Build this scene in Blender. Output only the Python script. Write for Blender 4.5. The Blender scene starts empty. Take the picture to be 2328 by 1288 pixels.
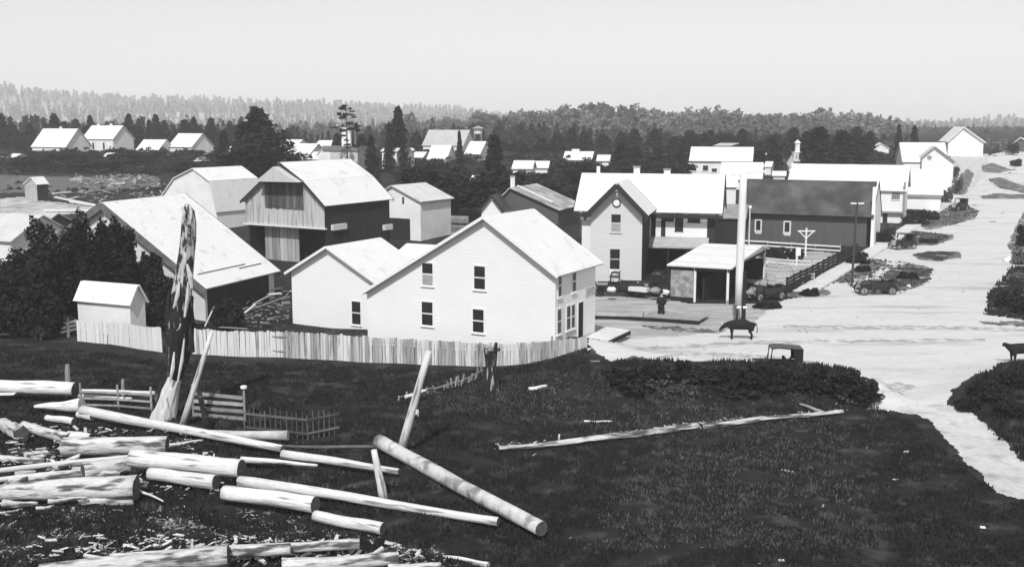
import bpy, math, random
import numpy as np
from mathutils import Vector
R = math.radians
rng = np.random.default_rng(7); random.seed(7)
SKYC = 5.7; HAZE = .00035
sc = bpy.context.scene
COL = sc.collection

# ---------------------------------------------------------------- camera, world, sun, exposure
F = 2496.0; CX = 1164.0; CY = 644.0; HC = 15.6; HOR = 270.0
PITCH = math.atan((CY - HOR) / F)
cam = bpy.data.cameras.new("camera"); camo = bpy.data.objects.new("camera", cam); COL.objects.link(camo)
cam.sensor_width = 36; cam.lens = 36 * F / 2328; cam.clip_start = 0.5; cam.clip_end = 9000
camo.location = (0, 0, HC); camo.rotation_euler = (math.pi / 2 - PITCH, 0, 0)
sc.camera = camo
SUN_EL = R(49); SUN_AZ = R(10)          # sun stands behind the camera, a little to its left
sdir = Vector((-math.sin(SUN_AZ) * math.cos(SUN_EL), -math.cos(SUN_AZ) * math.cos(SUN_EL), math.sin(SUN_EL)))
w = bpy.data.worlds.new("World"); sc.world = w; w.use_nodes = True
nt = w.node_tree; nt.nodes.clear()
sky = nt.nodes.new("ShaderNodeTexSky"); sky.sky_type = 'NISHITA'; sky.sun_disc = False
sky.sun_elevation = SUN_EL; sky.sun_rotation = math.pi + SUN_AZ
sky.air_density = 1.0; sky.dust_density = 1.0; sky.ozone_density = 1.0
bw = nt.nodes.new("ShaderNodeRGBToBW")
mixn = nt.nodes.new("ShaderNodeMix"); mixn.data_type = 'RGBA'; mixn.inputs[0].default_value = 0.42
mixn.inputs[7].default_value = (SKYC, SKYC, SKYC, 1)
bg = nt.nodes.new("ShaderNodeBackground"); bg.inputs[1].default_value = 0.15
wo = nt.nodes.new("ShaderNodeOutputWorld")
nt.links.new(sky.outputs[0], bw.inputs[0]); nt.links.new(bw.outputs[0], mixn.inputs[6])
nt.links.new(mixn.outputs[2], bg.inputs[0]); nt.links.new(bg.outputs[0], wo.inputs[0])
sl = bpy.data.lights.new("sun", 'SUN'); sl.energy = 4.5; sl.angle = R(0.6); sl.color = (1, 1, 1)
slo = bpy.data.objects.new("sun", sl); COL.objects.link(slo); slo.location = (-60, -60, 200)
slo.rotation_euler = sdir.to_track_quat('Z', 'Y').to_euler()
sc.view_settings.view_transform = 'Standard'; sc.view_settings.look = 'None'
sc.view_settings.exposure = 0.0; sc.view_settings.gamma = 1.0; sc.view_settings.use_curve_mapping = False
sc.cycles.volume_bounces = 1; sc.cycles.max_bounces = 6; sc.cycles.volume_max_steps = 64

# ---------------------------------------------------------------- site survey: photograph pixel <-> place
CP, SP = math.cos(PITCH), math.sin(PITCH)
def sst(e0, e1, x):
    t = np.clip((np.asarray(x, float) - e0) / (e1 - e0), 0, 1); return t * t * (3 - 2 * t)
def segd(x, y, pts):
    d = np.full(np.broadcast(x, y).shape, 1e9)
    for (x0, y0), (x1, y1) in zip(pts[:-1], pts[1:]):
        dx, dy = x1 - x0, y1 - y0; t = np.clip(((x - x0) * dx + (y - y0) * dy) / (dx * dx + dy * dy), 0, 1)
        d = np.minimum(d, np.hypot(x - x0 - t * dx, y - y0 - t * dy))
    return d
def flat(px, py):
    k = HC / (py - HOR); c = None
    dx, dy, dz = ray(px, py); t = -HC / dz; return dx * t, dy * t
def ray(px, py):
    a = (CY - py) / F; return (px - CX) / F, CP + a * SP, -SP + a * CP
BERM = [flat(*p) for p in ((1385, 892), (1480, 892), (1700, 892), (1850, 900), (1965, 920))]
RBANK = [flat(*p) for p in ((2200, 925), (2300, 868), (2420, 850))]
def bumps(x, y):
    return (np.sin(x * 1.3 + 1.1 * np.sin(y * .7)) * np.sin(y * 1.1 + .5 * np.sin(x * .9)) * .09
            + np.sin(x * .37 + y * .21) * np.sin(y * .31 - x * .11) * .12)
def terr(x, y):
    x = np.asarray(x, float); y = np.asarray(y, float)
    t = np.clip(y - 125, 0, 165); z = .0425 * t * t / (t + 20)
    z = z - 2.2 * sst(300, 470, y) * (1 - sst(.2, .34, x / np.maximum(y, 1)))
    z = z + 2.6 * sst(.30, .40, x / np.maximum(y, 1)) * sst(230, 380, y)
    z = z - 1.3 * np.exp(-((x + 17) ** 2 + (y - 87) ** 2) / 150.)
    z = z + 1.55 * np.exp(-(segd(x, y, BERM) / 1.9) ** 2)
    z = z + .8 * np.exp(-(segd(x, y, RBANK) / 2.6) ** 2)
    z = z + 1.1 * np.exp(-((x - 4.2) ** 2 / 14. + (y - 72.5) ** 2 / 5.))
    z = z - 10 * sst(24, -30, y) * 0
    amp = .5 + .5 * sst(.05, -.02, x / np.maximum(y, 1)); amp = np.where(y > 66, .25, amp)
    return z + bumps(x, y) * amp
def tz(x, y): return float(terr(x, y))
YS = np.concatenate([np.linspace(18, 140, 600), np.linspace(140.3, 700, 500)[1:]])
def G(px, py, h=0.0):
    """ground point (raised by h) seen at a pixel of the photograph"""
    dx, dy, dz = ray(px, py); t = YS / dy
    g = HC + dz * t - terr(dx * t, YS) - h
    i = np.argmax(g < 0) if (g < 0).any() else len(YS) - 1
    i = max(i, 1); s = g[i - 1] / (g[i - 1] - g[i]); y = YS[i - 1] + s * (YS[i] - YS[i - 1])
    return Vector((dx / dy * y, y, HC + dz / dy * y))
def Gf(px, py, z=0.0):
    dx, dy, dz = ray(px, py); t = (z - HC) / dz; return Vector((dx * t, dy * t, z))
def proj(x, y, z):
    c = y * CP - (z - HC) * SP; u = y * SP + (z - HC) * CP
    return CX + F * x / c, CY - F * u / c
def zat(x, y, py):
    k = (CY - py) / F; return HC + y * (k * CP - SP) / (CP + k * SP)
def mpp(y): return y / F

# ---------------------------------------------------------------- materials
MATS = {}
def mat(name, v, var=.18, sc_=3., st=(1, 1, 1), rough=.9, bump=0., bsc=None, rnd=0., patch=None, spec=.15, fine=0., lap=None, transl=0.):
    if name in MATS: return MATS[name]
    m = bpy.data.materials.new(name); m.use_nodes = True; t = m.node_tree; n = t.nodes; L = t.links
    p = n["Principled BSDF"]; p.inputs["Roughness"].default_value = rough
    p.inputs["Specular IOR Level"].default_value = spec
    tc = n.new("ShaderNodeTexCoord"); mp = n.new("ShaderNodeMapping"); mp.inputs["Scale"].default_value = st
    L.new(tc.outputs["Object"], mp.inputs[0])
    def noise(scale, det=5):
        q = n.new("ShaderNodeTexNoise"); q.inputs["Scale"].default_value = scale; q.inputs["Detail"].default_value = det
        L.new(mp.outputs[0], q.inputs[0]); return q
    def math_(op, a, b, c=None):
        q = n.new("ShaderNodeMath"); q.operation = op
        for i, s in enumerate((a, b, c)):
            if s is None: continue
            if isinstance(s, (int, float)): q.inputs[i].default_value = s
            else: L.new(s, q.inputs[i])
        return q.outputs[0]
    n1 = noise(sc_)
    f = math_('MULTIPLY_ADD', n1.outputs[0], 4 * var, 1 - 2 * var)
    if fine:
        n3 = noise(sc_ * 7, 3); f = math_('MULTIPLY', f, math_('MULTIPLY_ADD', n3.outputs[0], 4 * fine, 1 - 2 * fine))
    if rnd:
        oi = n.new("ShaderNodeObjectInfo"); f = math_('MULTIPLY', f, math_('MULTIPLY_ADD', oi.outputs["Random"], 2 * rnd, 1 - rnd))
    if lap:      # shadow line under each course of boards or shingles
        sx = n.new("ShaderNodeSeparateXYZ"); L.new(tc.outputs["Object"], sx.inputs[0])
        fr_ = math_('FRACT', math_('MULTIPLY', sx.outputs[2], 1 / lap[0]), 0); k_ = math_('LESS_THAN', fr_, .22)
        f = math_('MULTIPLY', f, math_('MULTIPLY_ADD', k_, -lap[1], 1.))
    val = math_('MULTIPLY', f, v)
    if patch:
        v2, ps, th, sf = patch
        n2 = noise(ps, 6); k = n.new("ShaderNodeMapRange"); k.inputs[1].default_value = th - sf; k.inputs[2].default_value = th + sf
        L.new(n2.outputs[0], k.inputs[0])
        mx = n.new("ShaderNodeMix"); mx.data_type = 'FLOAT'
        L.new(k.outputs[0], mx.inputs[0]); L.new(val, mx.inputs[2]); L.new(math_('MULTIPLY', f, v2), mx.inputs[3]); val = mx.outputs[0]
    val = math_('MAXIMUM', val, .004)
    cc = n.new("ShaderNodeCombineColor")
    for i in range(3): L.new(val, cc.inputs[i])
    L.new(cc.outputs[0], p.inputs["Base Color"])
    if bump:
        b = n.new("ShaderNodeBump"); b.inputs["Strength"].default_value = bump; b.inputs["Distance"].default_value = .05
        nb = noise(bsc or sc_ * 4, 4); L.new(nb.outputs[0], b.inputs["Height"]); L.new(b.outputs[0], p.inputs["Normal"])
    if transl:     # leaves let light through
        tr = n.new("ShaderNodeBsdfTranslucent"); mxs = n.new("ShaderNodeMixShader"); mxs.inputs[0].default_value = transl
        L.new(cc.outputs[0], tr.inputs[0]); L.new(p.outputs[0], mxs.inputs[1]); L.new(tr.outputs[0], mxs.inputs[2]); L.new(mxs.outputs[0], n["Material Output"].inputs["Surface"])
    MATS[name] = m; return m
WHITE = mat("white_painted_siding", .7, .035, .5, bump=.08, bsc=9, fine=.015, lap=(.26, .06))
OFFW = mat("weathered_white_siding", .68, .05, .8, lap=(.26, .07), bump=.15, bsc=8, patch=(.6, .5, .6, .1))
LSID = mat("pale_lap_siding", .55, .06, 1., st=(.4, .4, 9), bump=.25, bsc=3, lap=(.2, .12))
ROOF = mat("sunbleached_shingle_roof", .6, .04, .5, bump=.15, bsc=9, fine=.03, lap=(.17, .09), patch=(.52, .9, .62, .05))
ROOFW = mat("pale_shake_roof", .62, .04, .6, bump=.15, bsc=9, fine=.04, lap=(.2, .1), patch=(.5, 1.1, .64, .05))
ROOFG = mat("grey_shingle_roof", .24, .22, .8, bump=.2, bsc=6, patch=(.36, .4, .52, .08))
ROOFD = mat("dark_mossy_roof", .042, .3, .5, bump=.2, bsc=6, patch=(.085, .3, .52, .1), fine=.15)
DWALL = mat("dark_board_wall", .085, .15, 1., st=(4, 4, .5), bump=.2)
BLACK = mat("dark_timber_and_shade", .018, .2, 2.)
TRIM = mat("dark_trim_and_shade", .03, .1, 2.)
GLASS = mat("dark_window_glass", .018, .1, 1., rough=.25, spec=.5)
CURT = mat("pale_curtain_behind_glass", .3, .15, 3., rough=.4)
BARNW = mat("weathered_barn_boards", .44, .07, 1.2, st=(5, 5, .35), bump=.3, patch=(.25, .8, .56, .1))
BARND = mat("dark_boards_and_side_shade", .028, .3, 1.2, st=(5, 5, .35), bump=.3)
BOARD = mat("fence_board_wood", .42, .16, 1.5, st=(6, 6, .5), rnd=.42, bump=.4, patch=(.2, 1.1, .6, .08))
BOARDL = mat("whitewashed_fence_board", .57, .05, 1.5, st=(6, 6, .5), rnd=.06, bump=.4, patch=(.45, 1.1, .66, .08))
BOARDG = mat("grey_fence_board_wood", .24, .2, 1.5, st=(6, 6, .5), rnd=.3, bump=.4)
PLANK = mat("sawn_plank_wood", .56, .1, 2., rnd=.1, bump=.2)
PLANKG = mat("grey_old_lumber", .2, .3, 2., rnd=.5, bump=.2)
LOG = mat("peeled_log_wood", .56, .07, 1.6, st=(.35, 4, 4), bump=.9, bsc=3, rnd=.14, patch=(.2, 1.3, .61, .04), fine=.16)
BARK = mat("rough_bark_log", .46, .2, 1.6, st=(.6, 3, 3), bump=.9, bsc=4, rnd=.1, patch=(.07, 1.2, .56, .06), fine=.2)
SNAG = mat("charred_grey_snag_wood", .4, .25, 1.6, st=(2, 2, .8), bump=.9, bsc=5, patch=(.03, 1.5, .505, .04), fine=.1)
CHAR = mat("charred_black_wood", .02, .4, 2., st=(3, 3, .5), bump=.6, patch=(.26, 2.2, .63, .04))
GRASS = mat("dark_turf_ground", .014, .35, .22, bump=.6, bsc=2.2, patch=(.034, .8, .58, .05), fine=.45)
GLIGHT = mat("pale_trodden_ground", .4, .2, .5, patch=(.2, .4, .56, .12), fine=.12)
ROAD = mat("pale_dirt_road", .47, .06, .5, st=(.22, 1, 1), patch=(.34, .35, .62, .07), fine=.1, bump=.3, bsc=3)
YARD = mat("grey_yard_dirt", .27, .16, .5, st=(.4, 1.6, 1), patch=(.36, .6, .55, .1), fine=.1)
PATH = mat("pale_sandy_path", .44, .1, .5, patch=(.3, .7, .58, .08), fine=.12)
VERGE = mat("scrubby_verge_grass", .085, .4, 1.3, patch=(.26, .8, .57, .07), fine=.4)
CUT = mat("log_end_painted_shade", .07, .4, 6., bump=.4)  # shade on the log ends, painted in as a dark colour
SCRUB = mat("dark_scrub_foliage", .02, .4, .3, patch=(.07, .25, .6, .06))
BLADE = mat("dark_grass_blades", .02, .4, .6, patch=(.055, .9, .6, .05), fine=.4)
BLADEL = mat("dry_grass_blades", .1, .3, .25)
LEAF = mat("dark_conifer_foliage", .016, .4, .5, rnd=.3)
LEAFB = mat("dark_broadleaf_foliage", .016, .35, .5, rnd=.2)
LEAFG = mat("haze_toned_far_foliage", .17, .3, .05, patch=(.27, .03, .55, .1), fine=.1, transl=.4)  # lightened so the colour itself carries some distance haze
LEAFH = mat("haze_toned_hill_foliage", .38, .22, .012, patch=(.46, .02, .52, .14), fine=.05, transl=.5)  # pale leaf colour stands in for thicker haze over the hills
TRUNK = mat("tree_trunk_bark", .06, .3, 2.)
CARM = mat("black_car_enamel", .018, .2, 1.5, rough=.4, spec=.4)
TYRE = mat("black_rubber_tyre", .02, .1, 3.)
METAL = mat("dull_nickel_metal", .4, .1, 3., rough=.35, spec=.6)
CLOTH = mat("dark_wool_cloth", .02, .2, 8.)
CLOTHL = mat("pale_canvas_cloth", .55, .1, 5.)
SKIN = mat("sunlit_skin", .35, .05, 5.)
HIDE = mat("black_cow_hide", .014, .3, 3.)
POLEW = mat("whitewashed_pole_wood", .62, .06, 1.5, st=(4, 4, .4), bump=.3)
STONE = mat("rubble_stone_wall", .3, .3, 1.2, bump=.5, patch=(.18, 1.6, .5, .06))
WCHIP = mat("pale_wood_chips", .36, .3, 2., rnd=.4)

# ---------------------------------------------------------------- mesh helpers
def tag(o, label=None, cat=None, group=None, kind=None):
    if label: o["label"] = label
    if cat: o["category"] = cat
    if group: o["group"] = group
    if kind: o["kind"] = kind
    return o
def thing(name, label, cat, loc=(0, 0, 0), rz=0., group=None):
    o = bpy.data.objects.new(name, None); o.empty_display_size = .2; COL.objects.link(o)
    o.location = loc; o.rotation_euler = (0, 0, rz); return tag(o, label, cat, group)
def V3(*a): return Vector(a)
class MB:
    def __init__(s): s.v = []; s.f = []
    def poly(s, pts):
        b = len(s.v); s.v += [tuple(p) for p in pts]; s.f.append(tuple(range(b, b + len(pts)))); return s
    def prism(s, pts, e):
        e = Vector(e); b = len(s.v); n = len(pts); pts = [Vector(p) for p in pts]
        s.v += [tuple(p) for p in pts] + [tuple(p + e) for p in pts]
        nrm = Vector((0, 0, 0))
        for i in range(n): nrm += pts[i].cross(pts[(i + 1) % n])
        if nrm.dot(e) > 0:
            s.f.append(tuple(range(b + n - 1, b - 1, -1))); s.f.append(tuple(range(b + n, b + 2 * n)))
            for i in range(n): j = (i + 1) % n; s.f.append((b + i, b + j, b + n + j, b + n + i))
        else:
            s.f.append(tuple(range(b, b + n))); s.f.append(tuple(range(b + 2 * n - 1, b + n - 1, -1)))
            for i in range(n): j = (i + 1) % n; s.f.append((b + j, b + i, b + n + i, b + n + j))
        return s
    def box(s, c, h, ax=None):
        c = Vector(c); ax = ax or (V3(1, 0, 0), V3(0, 1, 0), V3(0, 0, 1))
        a, b, d = (Vector(q) * k for q, k in zip(ax, h))
        return s.prism([c - a - b - d, c + a - b - d, c + a + b - d, c - a + b - d], 2 * d)
    def bar(s, p, q, w_, h_, up=V3(0, 0, 1)):
        p, q = Vector(p), Vector(q); d = (q - p); l = d.length; d.normalize()
        sd = d.cross(up)
        if sd.length < 1e-3: sd = d.cross(V3(1, 0, 0))
        sd.normalize(); u2 = sd.cross(d)
        return s.box((p + q) / 2, (l / 2, w_ / 2, h_ / 2), (d, sd, u2))
    def tube(s, pts, rad, n=10, wob=0., cap=True, seed=0):
        r_ = random.Random(seed); pts = [Vector(p) for p in pts]; b = len(s.v)
        ph = [r_.uniform(0, 6.28) for _ in range(4)]; ref = V3(0, 0, 1)
        if abs((pts[-1] - pts[0]).normalized().z) > .6: ref = V3(0, 1, 0)
        for i, p in enumerate(pts):
            d = (pts[min(i + 1, len(pts) - 1)] - pts[max(i - 1, 0)]).normalized()
            a = d.cross(ref); a = d.cross(V3(1, 0, 0)) if a.length < .1 else a
            a.normalize(); c = d.cross(a)
            for k in range(n):
                t = 2 * math.pi * k / n
                rr = rad[i] * (1 + wob * (math.sin(3 * t + ph[0] + i * .5) * .5 + math.sin(5 * t + ph[1] - i * .9) * .3 + r_.uniform(-.4, .4)))
                s.v.append(tuple(p + (a * math.cos(t) + c * math.sin(t)) * rr))
        for i in range(len(pts) - 1):
            for k in range(n):
                j = (k + 1) % n; s.f.append((b + i * n + k, b + i * n + j, b + (i + 1) * n + j, b + (i + 1) * n + k))
        if cap:
            s.f.append(tuple(b + k for k in range(n - 1, -1, -1))); e = b + (len(pts) - 1) * n; s.f.append(tuple(e + k for k in range(n)))
        return s
    def lathe(s, c, axis, prof, n=12):
        c = Vector(c); ax = Vector(axis).normalized(); a = ax.cross(V3(0, 0, 1)); a = ax.cross(V3(1, 0, 0)) if a.length < .1 else a
        a.normalize(); d = ax.cross(a); b = len(s.v)
        for (r0, h) in prof:
            for k in range(n):
                t = 2 * math.pi * k / n; s.v.append(tuple(c + ax * h + (a * math.cos(t) + d * math.sin(t)) * r0))
        for i in range(len(prof) - 1):
            for k in range(n):
                j = (k + 1) % n; s.f.append((b + i * n + k, b + i * n + j, b + (i + 1) * n + j, b + (i + 1) * n + k))
        return s
    def build(s, name, m, parent=None, org=None, smooth=False):
        if org is None: org = Vector(parent["_org"]) if parent is not None and "_org" in parent else V3(0, 0, 0)
        me = bpy.data.meshes.new(name); me.from_pydata([(x - org[0], y - org[1], z - org[2]) for x, y, z in s.v], [], s.f)
        me.materials.append(m); o = bpy.data.objects.new(name, me); COL.objects.link(o)
        if smooth:
            for q in me.polygons: q.use_smooth = len(q.vertices) <= 4
        if parent is not None: o.parent = parent; o["_org"] = list(org)
        else: o.location = org
        return o
def align(o, d):
    """turn a straight piece's own X axis along d, keeping it where it stands"""
    q = Vector(d).to_track_quat('X', 'Z'); inv = q.inverted().to_matrix().to_4x4(); o.data.transform(inv); o.rotation_euler = q.to_euler(); return o
def wthing(name, label, cat, loc, group=None):     # thing whose parts are given in place
    o = thing(name, label, cat, loc, 0, group); o["_org"] = list(loc); return o
def npmesh(name, V, T, m, parent=None, loc=None, link=True):
    me = bpy.data.meshes.new(name); V = np.asarray(V, np.float32); T = np.asarray(T, np.int32); k = T.shape[1]
    me.vertices.add(len(V)); me.vertices.foreach_set("co", V.ravel())
    me.loops.add(T.size); me.loops.foreach_set("vertex_index", T.ravel())
    me.polygons.add(len(T)); me.polygons.foreach_set("loop_start", np.arange(0, T.size, k, dtype=np.int32))
    me.update(calc_edges=True); me.materials.append(m)
    if not link: return me
    o = bpy.data.objects.new(name, me); COL.objects.link(o)
    if parent is not None: o.parent = parent
    if loc is not None: o.location = loc
    return o
# ---------------------------------------------------------------- ground, hills, roads
def fan_grid(ys, ths):
    Y, T = np.meshgrid(ys, ths, indexing='ij'); X = Y * np.tan(T); return X, Y
def grid_faces(nr, nc):
    i = np.arange(nr - 1)[:, None] * nc + np.arange(nc - 1)[None, :]
    return np.stack([i, i + 1, i + nc + 1, i + nc], -1).reshape(-1, 4)
ys = np.concatenate([np.linspace(4, 28, 14), np.geomspace(28.2, 140, 250), np.geomspace(141, 900, 120)])
ths = np.radians(np.linspace(-40, 40, 300))
X, Y = fan_grid(ys, ths); Z = terr(X, Y)
Z = np.where(Y > 600, Z * 1.0, Z)
gr = npmesh("ground", np.stack([X, Y, Z], -1).reshape(-1, 3), grid_faces(*X.shape), GRASS); tag(gr, kind="structure")
for p_ in gr.data.polygons: pass
gr.data.shade_smooth()
gb = MB(); gb.poly([(-900, -40, -.3), (900, -40, -.3), (900, 30, -.3), (-900, 30, -.3)]); tag(gb.build("ground", GRASS), kind="structure")
# far hills: skyline height read from the photograph at 2.4 km
SKX = [-800, 0, 100, 300, 600, 900, 1050, 1250, 1500, 1750, 2000, 2328, 3200]
SKY_ = [170, 190, 203, 219, 226, 238, 246, 268, 276, 280, 282, 276, 270]
def hillz(x, y):
    px = CX + F * x / y; top = HC + (HOR - np.interp(px, SKX, SKY_) - 17) / F * 2400 - 16
    lump = 5 * np.sin(x * .011 + y * .004) * np.sin(y * .009) + 3 * np.sin(x * .031 - y * .017)
    base = 4.0
    return base + (top + 6 - base) * sst(950, 2400, y) + lump * sst(1000, 1500, y) - 60 * sst(2450, 3300, y)
ysh = np.linspace(820, 3300, 60); thh = np.radians(np.linspace(-36, 36, 140)); X, Y = fan_grid(ysh, thh)
hl = npmesh("hills", np.stack([X, Y, np.minimum(hillz(X, Y), 400)], -1).reshape(-1, 3), grid_faces(*X.shape), mat("haze_toned_hill_ground", .34, .3, .01, patch=(.2, .006, .6, .1)))  # hill ground paled too, haze put into its colour
hl.data.shade_smooth(); tag(hl, kind="structure")

def inpoly(px, py, P):
    r_ = np.zeros(px.shape, bool); n = len(P)
    for i in range(n):
        x0, y0 = P[i]; x1, y1 = P[(i + 1) % n]
        c = ((y0 > py) != (y1 > py)) & (px < (x1 - x0) * (py - y0) / (y1 - y0 + 1e-9) + x0); r_ ^= c
    return r_
def sheet(name, P, m, lift, step=3.0, ragged=6., seed=0, label=None):
    """a laid sheet on the ground inside an outline, with a ragged edge"""
    xs = [p[0] for p in P]; yy = [p[1] for p in P]
    nx = int((max(xs) - min(xs)) / step) + 2; ny = int((max(yy) - min(yy)) / (step * .5)) + 2
    gx = np.linspace(min(xs), max(xs), nx); gy = np.linspace(min(yy), max(yy), ny); PX, PY = np.meshgrid(gx, gy)
    fx, fy = PX.ravel(), PY.ravel()
    a = (CY - fy) / F; dx = (fx - CX) / F; dy = CP + a * SP; dz = -SP + a * CP
    hit = np.full(fx.shape, YS[-1]); prev = None; done = np.zeros(fx.shape, bool)
    for y in YS:
        g = HC + dz / dy * y - terr(dx / dy * y, y)
        if prev is not None:
            n = (g < 0) & ~done
            if n.any(): s = prev[n] / (prev[n] - g[n]); hit[n] = yprev + s * (y - yprev); done |= n
        prev = g; yprev = y
        if done.all(): break
    WX = dx / dy * hit; WY = hit
    sdr = np.random.default_rng(seed)
    k = sdr.uniform(0, 6.28, 12)
    nz = sum(np.sin(WX * fr * math.cos(q) + WY * fr * math.sin(q) + q * 3) / (i + 1) ** .5 for i, (fr, q) in enumerate(zip((.5, .9, 1.6, 2.9, 4.7, 7.5, 11, 15), k)))
    nz2 = sum(np.cos(WX * fr * math.cos(q) + WY * fr * math.sin(q) + q * 3) / (i + 1) ** .5 for i, (fr, q) in enumerate(zip((.5, .9, 1.6, 2.9, 4.7, 7.5, 11, 15), k[3:])))
    sc2 = 30. / np.maximum(WY, 30) * ragged
    vin = inpoly(fx + nz * sc2, fy + nz2 * sc2 * .45, P).reshape(PX.shape)
    cell = (vin[:-1, :-1].astype(int) + vin[1:, :-1] + vin[:-1, 1:] + vin[1:, 1:]) >= 2
    H = hit.reshape(PX.shape); jump = np.maximum(abs(H[1:, :-1] - H[:-1, :-1]), abs(H[1:, 1:] - H[:-1, 1:])); cell &= jump < 9
    idx = grid_faces(*PX.shape).reshape(PX.shape[0] - 1, PX.shape[1] - 1, 4)[cell]
    V = np.stack([WX, WY, terr(WX, WY) + lift], -1)
    used, inv = np.unique(idx, return_inverse=True)
    o = npmesh(name, V[used], inv.reshape(-1, 4)[:, ::-1], m); o.data.shade_smooth(); tag(o, kind="structure"); return o
ROADP = [(1343, 735), (1420, 745), (1560, 742), (1640, 735), (1700, 700), (1760, 690), (1850, 668), (1925, 622), (1990, 575), (2075, 520), (2150, 470), (2190, 448), (2215, 400), (2238, 358),
         (2328, 330), (2420, 330), (2420, 830), (2300, 824), (2215, 850), (2165, 888), (2150, 925), (2180, 955), (2010, 930), (1960, 930), (1975, 905), (2008, 885), (1990, 866), (1940, 848), (1880, 836), (1800, 826), (1700, 822), (1560, 820), (1480, 826), (1440, 836), (1400, 826), (1360, 806), (1335, 780)]
sheet("road", ROADP, ROAD, .02, 4., 7., 1)
sheet("yard", [(1340, 665), (1480, 672), (1560, 690), (1660, 692), (1760, 690), (1700, 745), (1560, 760), (1430, 770), (1340, 760)], YARD, .035, 4., 5., 2)
sheet("trodden_yard", [(2150, 362), (2165, 354), (2245, 350), (2250, 395), (2215, 420), (2190, 446), (2150, 474), (2140, 445), (2166, 420)], PATH, .03, 3., 6., 45)
sheet("path", [(2010, 928), (2150, 920), (2190, 930), (2240, 948), (2275, 995), (2328, 1045), (2420, 1110), (2420, 1175), (2328, 1132), (2275, 1118), (2240, 1088), (2190, 1045), (2135, 985), (2090, 945), (2040, 936)], PATH, .035, 4., 8., 3)
for i, P in enumerate([
        [(1905, 592), (1935, 588), (2000, 592), (2015, 600), (1990, 618), (1950, 632), (1915, 645), (1888, 640)],
        [(1995, 640), (2030, 608), (2075, 600), (2120, 612), (2105, 640), (2060, 662), (2010, 668)],
        [(2075, 580), (2110, 573), (2180, 574), (2185, 584), (2140, 594), (2090, 592)],
        [(2040, 540), (2070, 525), (2110, 530), (2165, 535), (2168, 545), (2120, 558), (2060, 558)],
        [(2090, 512), (2140, 478), (2180, 464), (2228, 480), (2215, 496), (2170, 512), (2110, 522)],
        [(2232, 378), (2255, 370), (2300, 386), (2270, 393), (2236, 391)],
        [(2245, 408), (2275, 404), (2330, 425), (2380, 445), (2330, 440), (2275, 428)],
        [(2225, 448), (2270, 440), (2380, 445), (2380, 452), (2290, 452), (2240, 452)],
        [(1790, 672), (1830, 650), (1870, 655), (1892, 668), (1850, 676)],
        [(2255, 672), (2275, 655), (2310, 645), (2420, 640), (2420, 735), (2328, 722), (2290, 712), (2245, 708)],
        [(2280, 628), (2300, 612), (2420, 605), (2420, 645), (2310, 640)],
        [(2290, 560), (2310, 520), (2330, 480), (2420, 470), (2420, 600), (2310, 595)],
        [(2215, 733), (2300, 731), (2420, 730), (2420, 746), (2310, 741)],
        [(2180, 400), (2200, 385), (2215, 395), (2195, 440), (2165, 450)],
        [(1450, 740), (1560, 748), (1650, 752), (1640, 757), (1500, 752)],
        [(1380, 838), (1440, 810), (1475, 822), (1440, 840)]]):
    sheet("grass_verge", P, VERGE, .05, 2., 9., 20 + i)
sheet("trodden_yard", [(0, 452), (60, 448), (110, 458), (200, 470), (260, 462), (360, 455), (370, 470), (200, 486), (60, 488), (0, 482)], GLIGHT, .03, 4., 8., 40)
sheet("trodden_yard", [(-60, 398), (50, 400), (170, 404), (360, 402), (365, 425), (240, 432), (130, 440), (60, 438), (-60, 440)], mat("grey_pasture_ground", .1, .3, .5, fine=.2), .03, 4., 8., 41)
sheet("trodden_yard", [(1480, 590), (1640, 560), (1900, 575), (1900, 600), (1780, 650), (1740, 650), (1700, 640)], YARD, .03, 4., 8., 42)

RUT = mat("darker_wheel_rut_dirt", .3, .25, 1.2, patch=(.42, 1.2, .52, .08), fine=.2)  # wheel tracks in a darker tone than the road
for i, P in enumerate(([(1780, 739), (2000, 741), (2230, 744), (2420, 747), (2420, 753), (2200, 750), (1950, 748), (1780, 744)], [(2045, 741), (2085, 741), (2112, 747), (2070, 750)],
        [(1440, 788), (1700, 776), (1990, 770), (2240, 772), (2240, 777), (1990, 776), (1700, 783), (1440, 795)], [(1480, 812), (1560, 800), (1700, 806), (1850, 822), (1850, 828), (1700, 814), (1560, 808)],
        [(1990, 875), (2040, 868), (2080, 880), (2040, 892), (2000, 892)])):
    sheet("wheel_rut", P, RUT, .03, 2., 7., 60 + i)
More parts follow.
